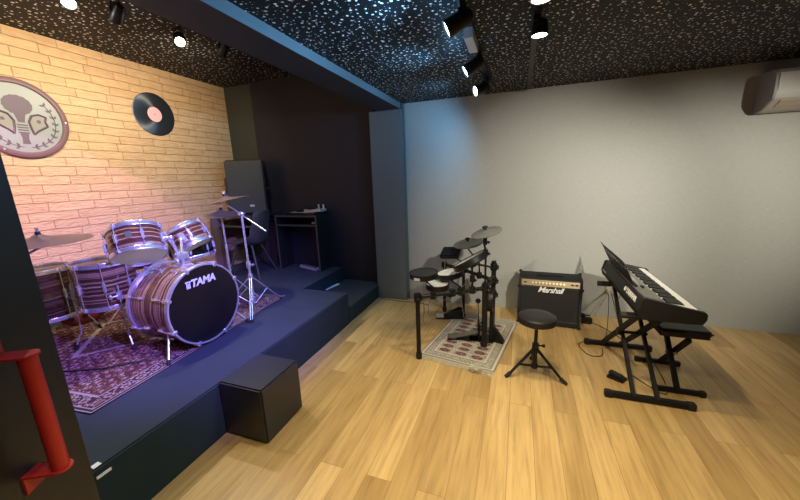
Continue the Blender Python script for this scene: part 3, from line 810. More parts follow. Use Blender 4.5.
# cable lying across the rug
single('stage_cable', MB().tube([(-2.95, .95, ZR + .008), (-2.7, 1.05, ZR + .008), (-2.5, 1.14, ZR + .008), (-2.35, 1.28, ZR + .008), (-2.32, 1.42, ZR + .008)], .005, 6), M['darkcable'], 'thin dark cable curling over the persian rug towards the bass drum', 'cable', loc=(-2.6, 1.1, SH))

# ------------------------------------------------------------------ back of the stage
def desk(name, label, x0, x1, y0, y1, zt, mleg, lw, group=None):
    t = thing(name, label, 'desk', loc=((x0 + x1) / 2, (y0 + y1) / 2, SH), group=group)
    part('desktop', MB().box2((x0, y0, zt - .022), (x1, y1, zt), .002), M['desk'], t)
    part('edge_band', MB().box2((x0, y0 - .003, zt - .024), (x1, y0, zt)), M['deskedge'], t, label='grey front edge')
    if lw < .03: part('side_panel', MB().box2((x0, y0, SH), (x0 + lw, y1, zt - .022), .001), mleg, t)
    else:
        part('front_post', MB().box2((x0, y0 + .0005, SH), (x0 + lw, y0 + .05, zt - .022), .001), mleg, t)
        part('rear_post', MB().box2((x0, y1 - .05, SH), (x0 + .05, y1, zt - .022), .001), M['desk'], t)
    if lw < .03: part('side_panel', MB().box2((x1 - .022, y0, SH), (x1, y1, zt - .022), .001), M['desk'], t)
    else: part('rear_post', MB().box2((x1 - .05, y1 - .05, SH), (x1, y1, zt - .022), .001), M['desk'], t)
    s_ = part('shelf', MB().box2((x0 + lw, y0 + .02, zt - .145), (x1 - .022, y1, zt - .125)), M['desk'], t)
    part('edge_band', MB().box2((x0 + lw, y0 + .017, zt - .147), (x1 - .022, y0 + .02, zt - .123)), M['deskedge'], s_, label='grey front edge')
    for x in ((x0, x1 - .022) if lw < .03 else ()):
        part('edge_band', MB().box2((x, y0 - .003, SH), (x + .022 if x != x0 or lw < .03 else x + lw, y0, zt - .024)), M['deskedge'] if lw < .03 else mleg, t)
    return t
desk('studio_desk', 'black desk with an open shelf standing by the stage step, a silver controller on it', -3.015, -2.375, 3.5, 3.768, 1.075, M['desk'], .022)
desk('corner_desk', 'black desk in the stage corner under the tall speaker', -3.80, -3.115, 3.20, 3.768, 1.095, M['post'], .11)
# DJ controller
dj = thing('dj_controller', 'silver and black music controller on the desk by the stage step', 'music controller', loc=(-2.55, 3.62, 1.075))
part('body', MB().box2((-2.80, 3.53, 1.079), (-2.42, 3.75, 1.105), .004), M['desk'], dj)
part('faceplate', MB().box2((-2.79, 3.535, 1.105), (-2.44, 3.745, 1.109)), M['silver'], dj, label='silver faceplate')
part('raised_deck', MB().box2((-2.62, 3.60, 1.109), (-2.37, 3.745, 1.14), .003), M['silver'], dj, label='raised silver deck')
for x in (-2.40, -2.33):
    part('knob', MB().cyl((x - .03, 3.66, 1.14), (x - .03, 3.66, 1.20), .011), M['white'], dj, label='white upright knob')
for x in (-2.70, -2.53):
    part('jog_wheel', MB().lathe([(0, .014), (.05, .012), (.058, .0)], Matrix.Translation(V((x, 3.64, 1.109 if x < -2.6 else 1.14))), 28), M['black'], dj)
for k in range(4):
    part('foot', MB().cyl((-2.78 + (k % 2) * .34, 3.55 + (k // 2) * .18, 1.075), (-2.78 + (k % 2) * .34, 3.55 + (k // 2) * .18, 1.079), .01), M['rubber'], dj)
single('computer_mouse', MB().ball((-2.47, 3.60, .951 + .014), 1, (.052, .03, .015)), M['white'], 'small pale object on the open shelf of the desk by the stage step', 'mouse', loc=(-2.47, 3.60, .951))
ps = thing('power_strip', 'grey power strip on the stage floor under the desk by the step', 'power strip', loc=(-2.62, 3.60, SH))
part('housing', MB().box((0, 0, .018), (.36, .07, .036), axes((-2.62, 3.60, SH), (1, -.35, 0), (.35, 1, 0)), .006), M['silver'], ps)
mb = MB()
for k in range(5): mb.box((-.13 + .065 * k, 0, .037), (.04, .04, .003), axes((-2.62, 3.60, SH), (1, -.35, 0), (.35, 1, 0)))
part('sockets', mb, M['desk'], ps)
mx = thing('audio_mixer', 'small black mixer with pale markings on the corner desk behind the hi-hat', 'mixer', loc=(-3.66, 3.30, 1.095))
part('case', MB().box2((-3.80, 3.21, 1.095), (-3.56, 3.38, 1.135), .004), M['desk'], mx)
for k in range(6):
    part('fader', MB().box2((-3.785 + .036 * k, 3.208, 1.106), (-3.768 + .036 * k, 3.235, 1.140), .002), M['silver' if k % 2 else 'greyprint'], mx, label='pale fader cap')

# tall loudspeaker
spM = Matrix.Translation(V((-3.41, 3.56, 1.095))) @ Matrix.Rotation(math.radians(20), 4, 'Z')
sp = thing('loudspeaker', 'tall charcoal loudspeaker with a wide grille on the corner desk', 'speaker', spM)
SW, SD, SHH = .25, .13, .695
mb = MB().prism([(-SW, -SD), (SW, -SD), (SW - .08, SD), (-SW + .08, SD)], SHH, Matrix.Translation(V((0, 0, .008))))
bmesh.ops.bevel(mb.bm, geom=list(mb.bm.edges), offset=.014, segments=2, affect='EDGES')
part('cabinet', mb, M['spkcab'], sp, True)
mb = MB().prism([(-SW + .012, 0), (SW - .012, 0), (SW - .012, SHH - .03), (-SW + .012, SHH - .03)], .012, axes((0, -SD - .001, .023), (1, 0, 0), (0, 0, 1)))
g = part('grille', mb, M['spk'], sp, True, label='charcoal metal grille')
part('trim_bar', MB().box2((-SW + .012, -SD - .017, SHH - .04), (SW - .012, -SD - .010, SHH - .012), .002), M['deskedge'], g, True)
part('badge', MB().box2((.03, -SD - .0165, .10), (.09, -SD - .012, .125), .001), M['greyprint'], g, True, label='small grey badge')
for x in (-SW + .1, SW - .1):
    for y in (-SD + .03, SD - .04): part('foot', MB().cyl((x, y, 0), (x, y, .010), .014), M['rubber'], sp, True)
part('handle', MB().tube([(SW - .028, -.05, .33), (SW + .005, -.03, .33), (SW - .03, .05, .33), (SW - .055, .06, .33)], .009, 8), M['rubber'], sp, True)

# moulded shell chair, tucked in under the corner desk, facing the brick wall
chM = axes((-3.18, 3.20, SH), (.25, -.97, 0), (.97, .25, 0))        # local x: chair's left, local -y: where it faces
ch = thing('shell_chair', 'dark moulded shell chair on slanted legs in front of the corner desk', 'chair', chM)
def shell_chair():
    mb = MB(); b_ = mb.bm
    nu, nv = 18, 26
    prof = []
    # profile along the centre line: seat front -> dip -> curve -> back top (y, z)
    ctl = [(-.215, .425), (-.20, .440), (-.10, .425), (.02, .408), (.11, .405), (.165, .430), (.195, .50), (.215, .60), (.235, .70), (.250, .79), (.258, .825)]
    def P_(s):
        f = s * (len(ctl) - 1); i = min(int(f), len(ctl) - 2); t = f - i
        p0, p1, p2, p3 = ctl[max(i - 1, 0)], ctl[i], ctl[i + 1], ctl[min(i + 2, len(ctl) - 1)]
        return [.5 * (2 * p1[k] + (p2[k] - p0[k]) * t + (2 * p0[k] - 5 * p1[k] + 4 * p2[k] - p3[k]) * t * t + (-p0[k] + 3 * p1[k] - 3 * p2[k] + p3[k]) * t ** 3) for k in (0, 1)]
    rows = []
    for j in range(nv + 1):
        s = j / nv; y, z = P_(s)
        w = .225 + .02 * math.sin(PI * min(1, s / .55)) - (.055 * max(0, (s - .6) / .4) ** 1.6)
        if s > .93: w -= .05 * ((s - .93) / .07) ** 2
        if s < .05: w -= .03 * ((.05 - s) / .05) ** 2
        row = []
        for i in range(nu + 1):
            u = -1 + 2 * i / nu
            lift = (abs(u) ** 3)
            arm = math.exp(-((s - .48) / .17) ** 2)
            row.append(b_.verts.new((u * w, y - lift * .055 * (s > .45) * min(1, (s - .45) * 5) - lift * .02 * arm, z + lift * (.03 + .085 * arm) * (1 - .75 * max(0, (s - .6) / .4)))))
        rows.append(row)
    for j in range(nv):
        for i in range(nu): b_.faces.new((rows[j][i], rows[j][i + 1], rows[j + 1][i + 1], rows[j + 1][i]))
    bmesh.ops.recalc_face_normals(b_, faces=b_.faces)
    bmesh.ops.solidify(b_, geom=list(b_.faces), thickness=.009)
    return mb
part('shell', shell_chair(), M['chairshell'], ch, True, smooth=60)
for sx_ in (-1, 1):
    for sy_ in (-1, 1):
        part('leg', MB().cyl((sx_ * .10, sy_ * .10 - .03, .405), (sx_ * .225, sy_ * .20 - .01, .0), .014, .010), M['wood_leg'], ch, True)
mb = MB()
for s_ in (-1, 1): mb.cyl((s_ * .10, -.13, .40), (s_ * .10, .07, .40), .008); mb.cyl((-.10, s_ * .1 - .03, .40), (.10, s_ * .1 - .03, .40), .008)
for s_ in (-1, 1): mb.cyl((-.15, s_ * .14 - .025, .24), (.15, -s_ * .14 - .025, .24), .005)
part('under_frame', mb, M['blackmetal'], ch, True)

# stage odds and ends
single('tape_strip', MB().box((0, 0, .004), (.045, .25, .006), axes((-2.185, 3.43, .172), (1, -.2, 0), (.2, 1, 0)), .001), M['tape'], 'short white strip lying on the lower stage step against the riser', 'strip', loc=(-2.185, 3.43, .172))
cl = thing('cable_clip', 'small white clip fixed to the stage edge beside the open door', 'clip', loc=(-1.64, .655, .3))
part('plate', MB().box2((XE - .0005, .635, .292), (XE + .006, .69, .306), .002), M['tape'], cl)
part('tab', MB().box2((XE - .035, .638, SH + .0003), (XE - .008, .668, SH + .0025)), M['tape'], cl)
# black cube seat against the stage
ot = thing('cube_ottoman', 'black leatherette cube seat on the oak floor against the stage front', 'ottoman', loc=(-1.482, 1.428, 0))
ox0, ox1, oy0, oy1 = -1.637, -1.318, 1.252, 1.590
part('body', MB().box2((ox0, oy0, .006), (ox1, oy1, .357), .009), M['leather'], ot)
for x in (ox0 + .03, ox1 - .03):
    for y in (oy0 + .03, oy1 - .03): part('foot', MB().cyl((x, y, 0), (x, y, .008), .015), M['rubber'], ot)

# ------------------------------------------------------------------ electronic drum kit on its small rug
Y2 = [yarn('grey_cream_yarn', (.40, .37, .32)), yarn('maroon_yarn', (.13, .055, .06)), yarn('pale_cream_yarn', (.55, .52, .45)), yarn('taupe_yarn', (.24, .21, .19)), yarn('dusky_rose_yarn', (.24, .15, .14))]
RW, RL = .64, .96
def small_rug(u, v):
    d = min(u, RW - u); e = min(v, RL - v); m = min(d, e)
    if m < .012: return 3
    if m < .03: return 2
    if m < .038: return 3
    if m < .085:
        return 3 if (int(u / .012) + int(v / .012)) % 3 == 0 and rr_hash(int(u / .024), int(v / .024), 1) > .35 else 0
    if m < .093: return 3
    if m < .105: return 2
    iu, iv = RW - .21, RL - .21
    pu, pv = iu / 3, iv / 9
    a = ((u - .105) % pu) / pu - .5; b2 = ((v - .105) % pv) / pv - .5
    r = math.hypot(a / .36, b2 / .34)
    k = abs(a) * 2.0 + abs(b2) * 1.5
    if r < .2: return 4
    if r < 1.0: return 1 if rr_hash(int(u / .008), int(v / .008), 6) > .35 else 4
    if k > 1.35: return 3 if rr_hash(int(u / .01), int(v / .01), 2) > .6 else 2
    return 0 if rr_hash(int(u / .01), int(v / .01), 3) > .12 else 3
a2 = math.radians(-10)
rx2 = V((math.cos(a2), math.sin(a2), 0)); ry2 = V((-rx2.y, rx2.x, 0))
rc = V((-.752, 2.468, 0))
rug2 = paint_rug('small_rug', 'small cream rug with maroon medallions under the electronic drum kit', 'rug', axes(rc, rx2, ry2), RW, RL, 132, 208, small_rug, Y2)
fr = random.Random(5); fm = MB()
for k in range(120):
    u = RW * k / 119
    for v0, s_ in ((0, -1), (RL, 1)):
        L = .045 + .03 * fr.random(); dx = (fr.random() - .5) * .02
        p = [V((u, v0, .006)), V((u + dx * .5, v0 + s_ * L * .5, .006 + .006 * fr.random())), V((u + dx, v0 + s_ * L, .003))]
        fm.tube(p, .0028, 4)
for k in range(140):
    a = fr.random() * 6.28; r = .035 * fr.random()
    p0 = V((RW * .78 + 1.3 * r * math.cos(a), -.03 + r * math.sin(a), .012 + .034 * fr.random())); fm.tube([p0, p0 + V(((fr.random() - .5) * .05, (fr.random() - .5) * .05, -.006)), p0 + V(((fr.random() - .5) * .07, -.03 * fr.random(), -.008))], .003, 4)
f_ = part('fringe', fm, M['fringe'], rug2, True); f_['kind'] = 'stuff'
ZM = .0102
# rack
rk = thing('drum_rack', 'black tubular rack of the electronic drum kit standing on the small rug', 'drum rack', loc=(-.45, 2.85, 0))
def leg(p, h, r=.019, foot=ZM, name='leg'):
    L = part(name, MB().cyl((p[0], p[1], foot + .02), (p[0], p[1], h), r, seg=18), M['blackmetal'], rk)
    part('rubber_foot', MB().cyl((p[0], p[1], foot), (p[0], p[1], foot + .05), r + .006, seg=18), M['rubber'], L)
    return L
L1 = (-.738, 2.405); P1 = (-.235, 2.745); P2 = (-.182, 2.975); LM = (-.50, 3.27); L2 = (-.735, 3.43)
leg(L1, .555, foot=.0); leg(P1, .60, .024); leg(P2, .735, .021); leg(LM, .57, .016); leg(L2, .56, .018, foot=0)
def bar(a, b, z1, z2, r=.0175, name='bar'):
    return part(name, MB().cyl((a[0], a[1], z1), (b[0], b[1], z2), r, seg=18), M['blackmetal'], rk)
bar(L1, P1, .545, .55); bar(P1, P2, .55, .55); bar(P2, LM, .55, .55); bar(LM, L2, .55, .55)
bar((-.215, 2.79), (-.182, 2.975), .60, .60, .014)
for p, z in ((L1, .545), (P1, .55), (P2, .55), (LM, .55), (L2, .55), (P2, .68), (P2, .42)):
    mb = MB().cyl((p[0], p[1], z - .03), (p[0], p[1], z + .03), .031, seg=18).box((p[0] + .03, p[1] - .012, z), (.03, .028, .034), None, .005)
    mb.cyl((p[0] + .03, p[1] - .02, z), (p[0] + .03, p[1] - .055, z), .006).ball((p[0] + .03, p[1] - .058, z), .013, (1.4, .6, .7))
    part('clamp', mb, M['black'], rk)
def rod(name, pts, r=.007): return part(name, MB().tube(pts, r, 8), M['blackmetal'], rk)
def clampat(p, r=.026):
    part('clamp', MB().cyl(V(p) - V((0, 0, .028)), V(p) + V((0, 0, .028)), r, seg=16).cyl(V(p), V(p) + V((.03, -.035, 0)), .006).ball(V(p) + V((.03, -.037, 0)), .012), M['black'], rk)
nb = lambda t: V(L1 + (.545,)).lerp(V(P1 + (.55,)), t)
fb = lambda t: V(P2 + (.55,)).lerp(V(LM + (.55,)), t)

def pad(name, c, n, r, label, top, th=.045, rimw=.008, group='pads of the electronic kit', tag_=False):
    t = thing(name, label, 'drum pad', frame(c, n, (0, 1, 0)), group)
    part('shell', MB().lathe([(0, -th), (r * .86, -th), (r, -th + .012), (r, -.004), (r - rimw, -.004), (0, -.006)], seg=48), M['black'], t, True)
    part('playing_surface', MB().lathe([(0, .002), (r - rimw - .002, .001), (r - rimw, -.004), (0, -.006)], seg=48), top, t, True, label='white mesh head' if top is M['mesh'] else None)
    part('rim', MB().torus(r - rimw * .4, rimw * .62, Matrix.Translation(V((0, 0, .001))), 48, 8), M['rubber'], t, True)
    part('jack_box', MB().box((0, .0, -th - .012), (.06, .06, .028), None, .006), M['black'], t, True)
    if tag_: part('label_plate', MB().box((0, 0, 0), (.055, .003, .022), Matrix.Rotation(math.radians(-12), 4, 'Z') @ Matrix.Translation(V((0, -r - .001, -.026)))), M['white'], t, True, label='white label on the rim')
    return t
pad('drum_pad', (-.738, 2.60, .700), (-.03, -.03, 1), .122, 'round black rubber pad with a white rim label, at the left end of the kit', M['padblack'], .05, tag_=True)
pad('drum_pad', (-.665, 2.80, .542), (.0, -.05, 1), .108, 'lowest white pad, standing below the black rubber pad', M['mesh'], .055)
pad('drum_pad', (-.57, 2.90, .628), (-.16, -.02, 1), .128, 'middle white pad, partly behind the slanted rim of the next pad', M['mesh'], .05)
pad('drum_pad', (-.375, 2.80, .79), (-.515, .075, .855), .168, 'steeply tilted black-rimmed pad nearest the crash pad', M['mesh'], .055, .012)
part('mount_rod', MB().tube([nb(.22), nb(.22) + V((0, 0, .07)), V((-.738, 2.60, .64))], .007, 8), M['blackmetal'], rk); clampat(nb(.22))
rod('mount_rod', [nb(.50), nb(.50) + V((-.02, .05, -.06)), V((-.665, 2.80, .455))]); clampat(nb(.5))
rod('mount_rod', [nb(.62), nb(.62) + V((0, 0, .04)), V((-.57, 2.89, .56))]); clampat(nb(.62))
rod('mount_rod', [nb(.80), nb(.80) + V((0, 0, .10)), V((-.355, 2.80, .725))], .009); clampat(nb(.8)); clampat(nb(.8) + V((0, 0, .10)), .022)
rod('mount_rod', [V(P2 + (.66,)), V((-.22, 2.90, .70)), V((-.33, 2.82, .74))], .009)
# module
md = thing('drum_module', 'dark grey drum module box tilted behind the white pads', 'drum module', axes((-.615, 3.18, .745), (.93, -.2, .10), (.10, .86, .50)))
part('case', MB().box((0, 0, 0), (.20, .15, .05), None, .012), M['kbody'], md, True)
part('display', MB().box((-.02, .028, .0205), (.07, .03, .002)), M['kpanel'], md, True)
for k in range(6): part('button', MB().box((-.06 + .024 * k, -.02, .021), (.016, .010, .004), None, .001), M['kpanel'], md, True)
part('dial', MB().cyl((.06, .03, .019), (.06, .03, .03), .014), M['black'], md, True)
rod('mount_rod', [V(LM + (.55,)), V(LM + (.62,)), V((-.60, 3.19, .715))]); 
def cympad(c, n, r, label):
    t = thing('cymbal_pad', label, 'cymbal pad', frame(c, n, (0, 1, 0)), 'pads of the electronic kit')
    part('plate', MB().lathe([(.006, .020), (.02, .019), (.03, .012), (r * .6, .006), (r, -.004), (r - .002, -.010), (r * .6, -.004), (.03, -.002), (.006, .0)], seg=56, close=True), M['padgrey'], t, True)
    part('playing_zone', MB().lathe([(r * .62, .0072), (r * .98, -.0022), (r * .98, -.004), (r * .62, .004)], seg=56, close=True), M['padblack'] if False else M['padgrey'], t, True)
    part('wing_nut', MB().cyl((0, 0, .015), (0, 0, .045), .012).ball((0, 0, .043), .016, (1.5, .7, .8)), M['rubber'], t, True)
    part('sensor_box', MB().box((r * .45, 0, -.018), (.07, .05, .022), None, .006), M['black'], t, True)
    return t
cympad((-.432, 3.10, .868), (-.15, -.16, 1), .142, 'lower grey cymbal pad over the tilted drum pad')
cympad((-.238, 2.76, 1.035), (-.26, -.18, 1), .127, 'topmost grey crash pad of the electronic kit')
rod('cymbal_arm', [fb(.45), fb(.45) + V((0, 0, .12)), V((-.425, 3.10, .80)), V((-.434, 3.10, .87))], .008); clampat(fb(.45))
rod('cymbal_arm', [V(P1 + (.58,)), V((-.238, 2.76, .86)), V((-.250, 2.76, .93)), V((-.24, 2.76, 1.045))], .009); clampat((-.238, 2.755, .86), .02); clampat((-.245, 2.76, .955), .017)
# kick tower and its pedal
kt = thing('kick_tower', 'black kick pad tower at the right side of the rack on the rug', 'kick pad', loc=(-.20, 2.86, ZM))
part('pad', MB().lathe([(0, 0), (.088, 0), (.10, .01), (.10, .06), (.085, .07), (0, .07)], frame((-.235, 2.86, .40), (1, 0, 0)), 40), M['black'], kt)
part('striking_surface', MB().lathe([(0, .002), (.086, .002), (.09, -.004), (0, -.004)], frame((-.236, 2.86, .40), (-1, 0, 0)), 40), M['mesh'], kt, label='pale striking surface')
part('upright', MB().box2((-.20, 2.835, ZM), (-.165, 2.885, .52), .004), M['blackmetal'], kt)
mb = MB().prism([(0, 0), (.125, 0), (.125, .03), (.05, .12), (0, .17)], .04, axes((-.185, 2.885, ZM), (.95, -.30, 0), (0, 0, 1)))
part('foot', mb, M['black'], kt)
part('base_plate', MB().box2((-.38, 2.80, ZM), (-.16, 2.92, ZM + .008), .002), M['blackmetal'], kt)
def pedal(name, label, heel, toe, z, beater):
    h = V((*heel, z)); e = V((*toe, z)); d = (e - h); L = d.length; d.normalize()
    t = thing(name, label, 'drum pedal', loc=h)
    Mx = axes(h, d, V((-d.y, d.x, 0)))
    part('base_plate', MB().box2((-.01, -.045, 0), (L + .01, .045, .008), .002, Mx), M['blackmetal'], t)
    part('heel_plate', MB().box2((-.01, -.042, .008), (.07, .042, .026), .005, Mx), M['kpanel' if beater else 'silver'], t, label='dark heel plate' if beater else 'silver heel plate')
    Fm = Mx @ Matrix.Translation(V((.07, 0, .022))) @ Matrix.Rotation(-math.radians(15), 4, 'Y')
    part('footboard', MB().box2((0, -.038, -.004), (L - .09, .038, .008), .004, Fm), M['kpanel' if beater else 'black'], t)
    if beater:
        part('frame', MB().cyl(Mx @ V((L - .02, -.045, 0)), Mx @ V((L - .02, -.045, .17)), .009).cyl(Mx @ V((L - .02, .045, 0)), Mx @ V((L - .02, .045, .17)), .009).cyl(Mx @ V((L - .02, -.05, .165)), Mx @ V((L - .02, .05, .165)), .007), M['blackmetal'], t)
        part('beater', MB().cyl(Mx @ V((L - .02, 0, .165)), Mx @ V((L - .03, 0, .36)), .0035).ball(Mx @ V((L - .03, 0, .375)), .024), M['black'], t)
        part('spring', MB().tube([Mx @ V((L - .02 + .007 * math.cos(k * 1.3), .062 + .007 * math.sin(k * 1.3), .03 + .0018 * k)) for k in range(70)], .0014, 5), M['steel'], t)
    else:
        part('side_frame', MB().prism([(.05, 0), (L, 0), (L, .095), (L - .05, .10)], .012, Mx @ Matrix.Translation(V((0, .05, 0))) @ Matrix.Rotation(PI / 2, 4, 'X')).prism([(.05, 0), (L, 0), (L, .095), (L - .05, .10)], .012, Mx @ Matrix.Translation(V((0, -.038, 0))) @ Matrix.Rotation(PI / 2, 4, 'X')), M['black'], t)
    return t
pedal('kick_pedal', 'dark footboard pedal in front of the kick tower on the small rug', (-.565, 2.81), (-.275, 2.86), ZM, True)
pedal('hi_hat_pedal', 'silver and black hi-hat pedal at the far corner of the small rug', (-.775, 3.235), (-.505, 3.30), ZM, False)
# thin leads of the kit
def lead(name, label, pts, m='cable', r=.003, n=10, group=None):
    P3 = [V(p) for p in pts]; out = []
    for i in range(len(P3) - 1):
        p0, p1, p2, p3 = P3[max(i - 1, 0)], P3[i], P3[i + 1], P3[min(i + 2, len(P3) - 1)]
        for k in range(n):
            t = k / n
            out.append(.5 * (2 * p1 + (p2 - p0) * t + (2 * p0 - 5 * p1 + 4 * p2 - p3) * t * t + (3 * p1 - p0 - 3 * p2 + p3) * t ** 3))
    out.append(P3[-1])
    return single(name, MB().tube(out, r, 6), M[m], label, 'cable', group, loc=P3[0])
lead('kit_cable', 'thin grey lead hanging from the round black pad to the floor', [(-.735, 2.62, .62), (-.79, 2.75, .5), (-.84, 2.95, .2), (-.885, 3.09, .006), (-.80, 3.18, .006), (-.775, 3.225, .03)])
lead('kit_cable', 'thin grey lead dropping from the drum module to the silver hi-hat pedal', [(-.66, 3.17, .72), (-.70, 3.16, .5), (-.82, 3.12, .25), (-.86, 3.2, .05), (-.78, 3.26, .03)])
lead('kit_cable', 'thin grey lead looping from the lowest white pad under the rack bar', [(-.66, 2.80, .46), (-.62, 2.86, .36), (-.52, 3.0, .40), (-.40, 2.98, .55)])
lead('kit_cable', 'thin lead sagging between the kick pedal and the rack post', [(-.50, 3.05, .45), (-.46, 3.0, .2), (-.42, 3.0, .05), (-.30, 2.95, .014)])
lead('floor_cable', 'thin brown lead on the floor at the foot of the slate column', [(-1.60, 3.62, .004), (-1.45, 3.60, .004), (-1.30, 3.58, .004), (-1.1, 3.60, .004), (-.95, 3.55, .004)], 'wood_leg', .004)

# ------------------------------------------------------------------ guitar amplifier
aA = math.radians(-2.5)
am = axes((.325, 3.325, 0), (math.cos(aA), math.sin(aA), 0), (-math.sin(aA), math.cos(aA), 0))   # origin: middle of the front's bottom edge
amp = thing('guitar_amplifier', 'black guitar combo amplifier with a gold control strip on the floor by the grey wall', 'amplifier', am)
AW, AD, AH = .565, .245, .488
part('cabinet', MB().prism([(0, .012), (AD, .012), (AD, AH), (.055, AH), (.035, AH - .01), (.012, AH - .075), (.012, AH - .085), (.012, .03), (0, .03)], AW, axes((-AW / 2, 0, 0), (0, 1, 0), (0, 0, 1))), M['tolex'], amp, True)
for s_ in (-1, 1):
    part('side_panel', MB().prism([(0, .010), (AD + .004, .010), (AD + .004, AH + .004), (.05, AH + .004), (.028, AH - .008), (0, AH - .09)], .022, axes((s_ * (AW / 2 - .010) - .011, 0, 0), (0, 1, 0), (0, 0, 1))), M['tolex'], amp, True)
part('grille', MB().box2((-AW / 2 + .022, .004, .055), (AW / 2 - .022, .013, AH - .085), .002), M['grillecloth'], amp, True)
part('bottom_rail', MB().box2((-AW / 2 + .02, -.004, .014), (AW / 2 - .02, .014, .053), .006), M['tolex'], amp, True)
part('piping', MB().tube([(-AW / 2 + .024, .003, .057), (AW / 2 - .024, .003, .057), (AW / 2 - .024, .003, AH - .088), (-AW / 2 + .024, .003, AH - .088)], .003, 6, True), M['black'], amp, True)
# slanted gold strip
gm = axes((0, .0095, AH - .078), (1, 0, 0), (0, .33, .95))
cp = part('control_panel', MB().box2((-AW / 2 + .024, 0, -.004), (AW / 2 - .024, .058, .004), .001, gm), M['gold'], amp, True, label='gold control strip')
for k in range(10):
    x = -.155 + .031 * k
    part('knob', MB().cyl(gm @ V((x, .030, .004)), gm @ V((x, .030, .018)), .0095, .008), M['goldknob'], cp, True)
for x in (-.225, .195, .232):
    part('jack' if x < 0 else 'switch', MB().box(gm @ V((x, .030, .006)), (.026, .012, .012), None, .002), M['black'], cp, True)
part('handle', MB().box((0, AD * .5, AH + .010), (.24, .035, .012), None, .005).box((-.115, AD * .5, AH + .003), (.03, .03, .008), None, .002).box((.115, AD * .5, AH + .003), (.03, .03, .008), None, .002), M['rubber'], amp, True)
for s_ in (-1, 1):
    for y in (.005, AD - .005):
        for z in (.018, AH - (.09 if y < .1 else .0)): part('corner_cap', MB().ball((s_ * (AW / 2 - .004), y, z), .017), M['rubber'], amp, True)
        part('foot', MB().cyl((s_ * (AW / 2 - .05), .03 + y * .8, 0), (s_ * (AW / 2 - .05), .03 + y * .8, .014), .016), M['rubber'], amp, True)
text_mesh('Marshall', .078, axes((.004, .0025, AH - .113), (1, 0, 0), (.0, 0, 1)), M['whiteprint'], amp, name='logo', shear=.36, bold=.0008, depth=.003, spacing=.86, local=True, label='white script logo')
# adapter by the amplifier and its wiring
pb = thing('power_adapter', 'black power adapter on the floor at the right side of the amplifier', 'adapter', loc=(.70, 3.50, 0))
part('case', MB().box((.70, 3.50, .03), (.09, .06, .06), None, .008), M['black'], pb)
part('plug', MB().box((.66, 3.52, .075), (.05, .05, .03), None, .006).cyl((.68, 3.52, .075), (.73, 3.52, .078), .007), M['black'], pb)
wo = thing('wall_socket', 'cream socket with a plug low on the grey wall behind the keyboard stand', 'socket', loc=(.905, YB, .29))
part('faceplate', MB().box2((.885, YB - .012, .25), (.93, YB - .0005, .335), .004), M['padlock'], wo)
part('plug', MB().box2((.892, YB - .045, .27), (.924, YB - .012, .305), .006), M['padlock'], wo)
lead('power_cable', 'grey power lead rising from the black adapter to the wall socket', [(.72, 3.50, .07), (.80, 3.58, .16), (.90, YB - .05, .28)], 'cable', .0035)
lead('power_cable', 'dark lead from the adapter curving over the floor to the keyboard stand', [(.74, 3.48, .02), (.84, 3.40, .005), (.93, 3.20, .005), (.88, 3.12, .005), (.95, 3.3, .005), (.93, YB - .05, .27)], 'darkcable', .0035)
lead('power_cable', 'dark lead hanging from the wall socket straight down to the floor', [(.905, YB - .046, .27), (.88, 3.5, .12), (.80, 3.2, .006), (.70, 3.12, .006), (.56, 3.02, .005), (.60, 2.84, .005), (.70, 2.85, .005), (.73, 2.98, .005)], 'darkcable', .003)
lead('keyboard_cable', 'dark lead from the wall socket up to the back of the keyboard', [(.915, YB - .046, .30), (.90, 3.35, .33), (.86, 3.1, .50), (.82, 3.02, .62)], 'darkcable', .003)

# ------------------------------------------------------------------ round stool
SC = V((.166, 2.425, 0))
sl = thing('round_stool', 'round black padded stool on a folding tripod in front of the amplifier', 'stool', loc=SC)
part('seat', MB().lathe([(0, .425), (.118, .425), (.131, .432), (.136, .452), (.131, .474), (.115, .485), (.06, .489), (0, .490)], Matrix.Translation(SC), 56), M['vinyl'], sl)
part('seat_plate', MB().cyl(SC + V((0, 0, .405)), SC + V((0, 0, .426)), .055), M['blackmetal'], sl)
part('post', MB().cyl(SC + V((0, 0, .06)), SC + V((0, 0, .24)), .0165).cyl(SC + V((0, 0, .24)), SC + V((0, 0, .41)), .0125), M['blackmetal'], sl)
part('height_collar', MB().cyl(SC + V((0, 0, .225)), SC + V((0, 0, .26)), .024).cyl(SC + V((0, 0, .245)), SC + V((.05, -.01, .25)), .006).ball(SC + V((.053, -.01, .25)), .012), M['blackmetal'], sl)
for a in (math.radians(205), math.radians(-18), math.radians(93)):
    d = V((math.cos(a), math.sin(a), 0)); n_ = V((-d.y, d.x, 0))
    tp = SC + d * .022 + V((0, 0, .205)); f = SC + d * .205 + V((0, 0, .014)); q = tp.lerp(f, .55)
    mb = MB()
    for s_ in (-1, 1): mb.cyl(tp + n_ * .009 * s_, f + n_ * .005 * s_, .0065); mb.cyl(q + n_ * .009 * s_, SC + d * .018 + V((0, 0, .075)) + n_ * .006 * s_, .005)
    L = part('leg', mb, M['blackmetal'], sl)
    part('rubber_foot', MB().cyl(f + V((0, 0, -.012)) + d * .02, f + (tp - f).normalized() * .03, .014), M['rubber'], L)
part('leg_collar', MB().cyl(SC + V((0, 0, .19)), SC + V((0, 0, .22)), .027).cyl(SC + V((0, 0, .06)), SC + V((0, 0, .09)), .024), M['blackmetal'], sl)

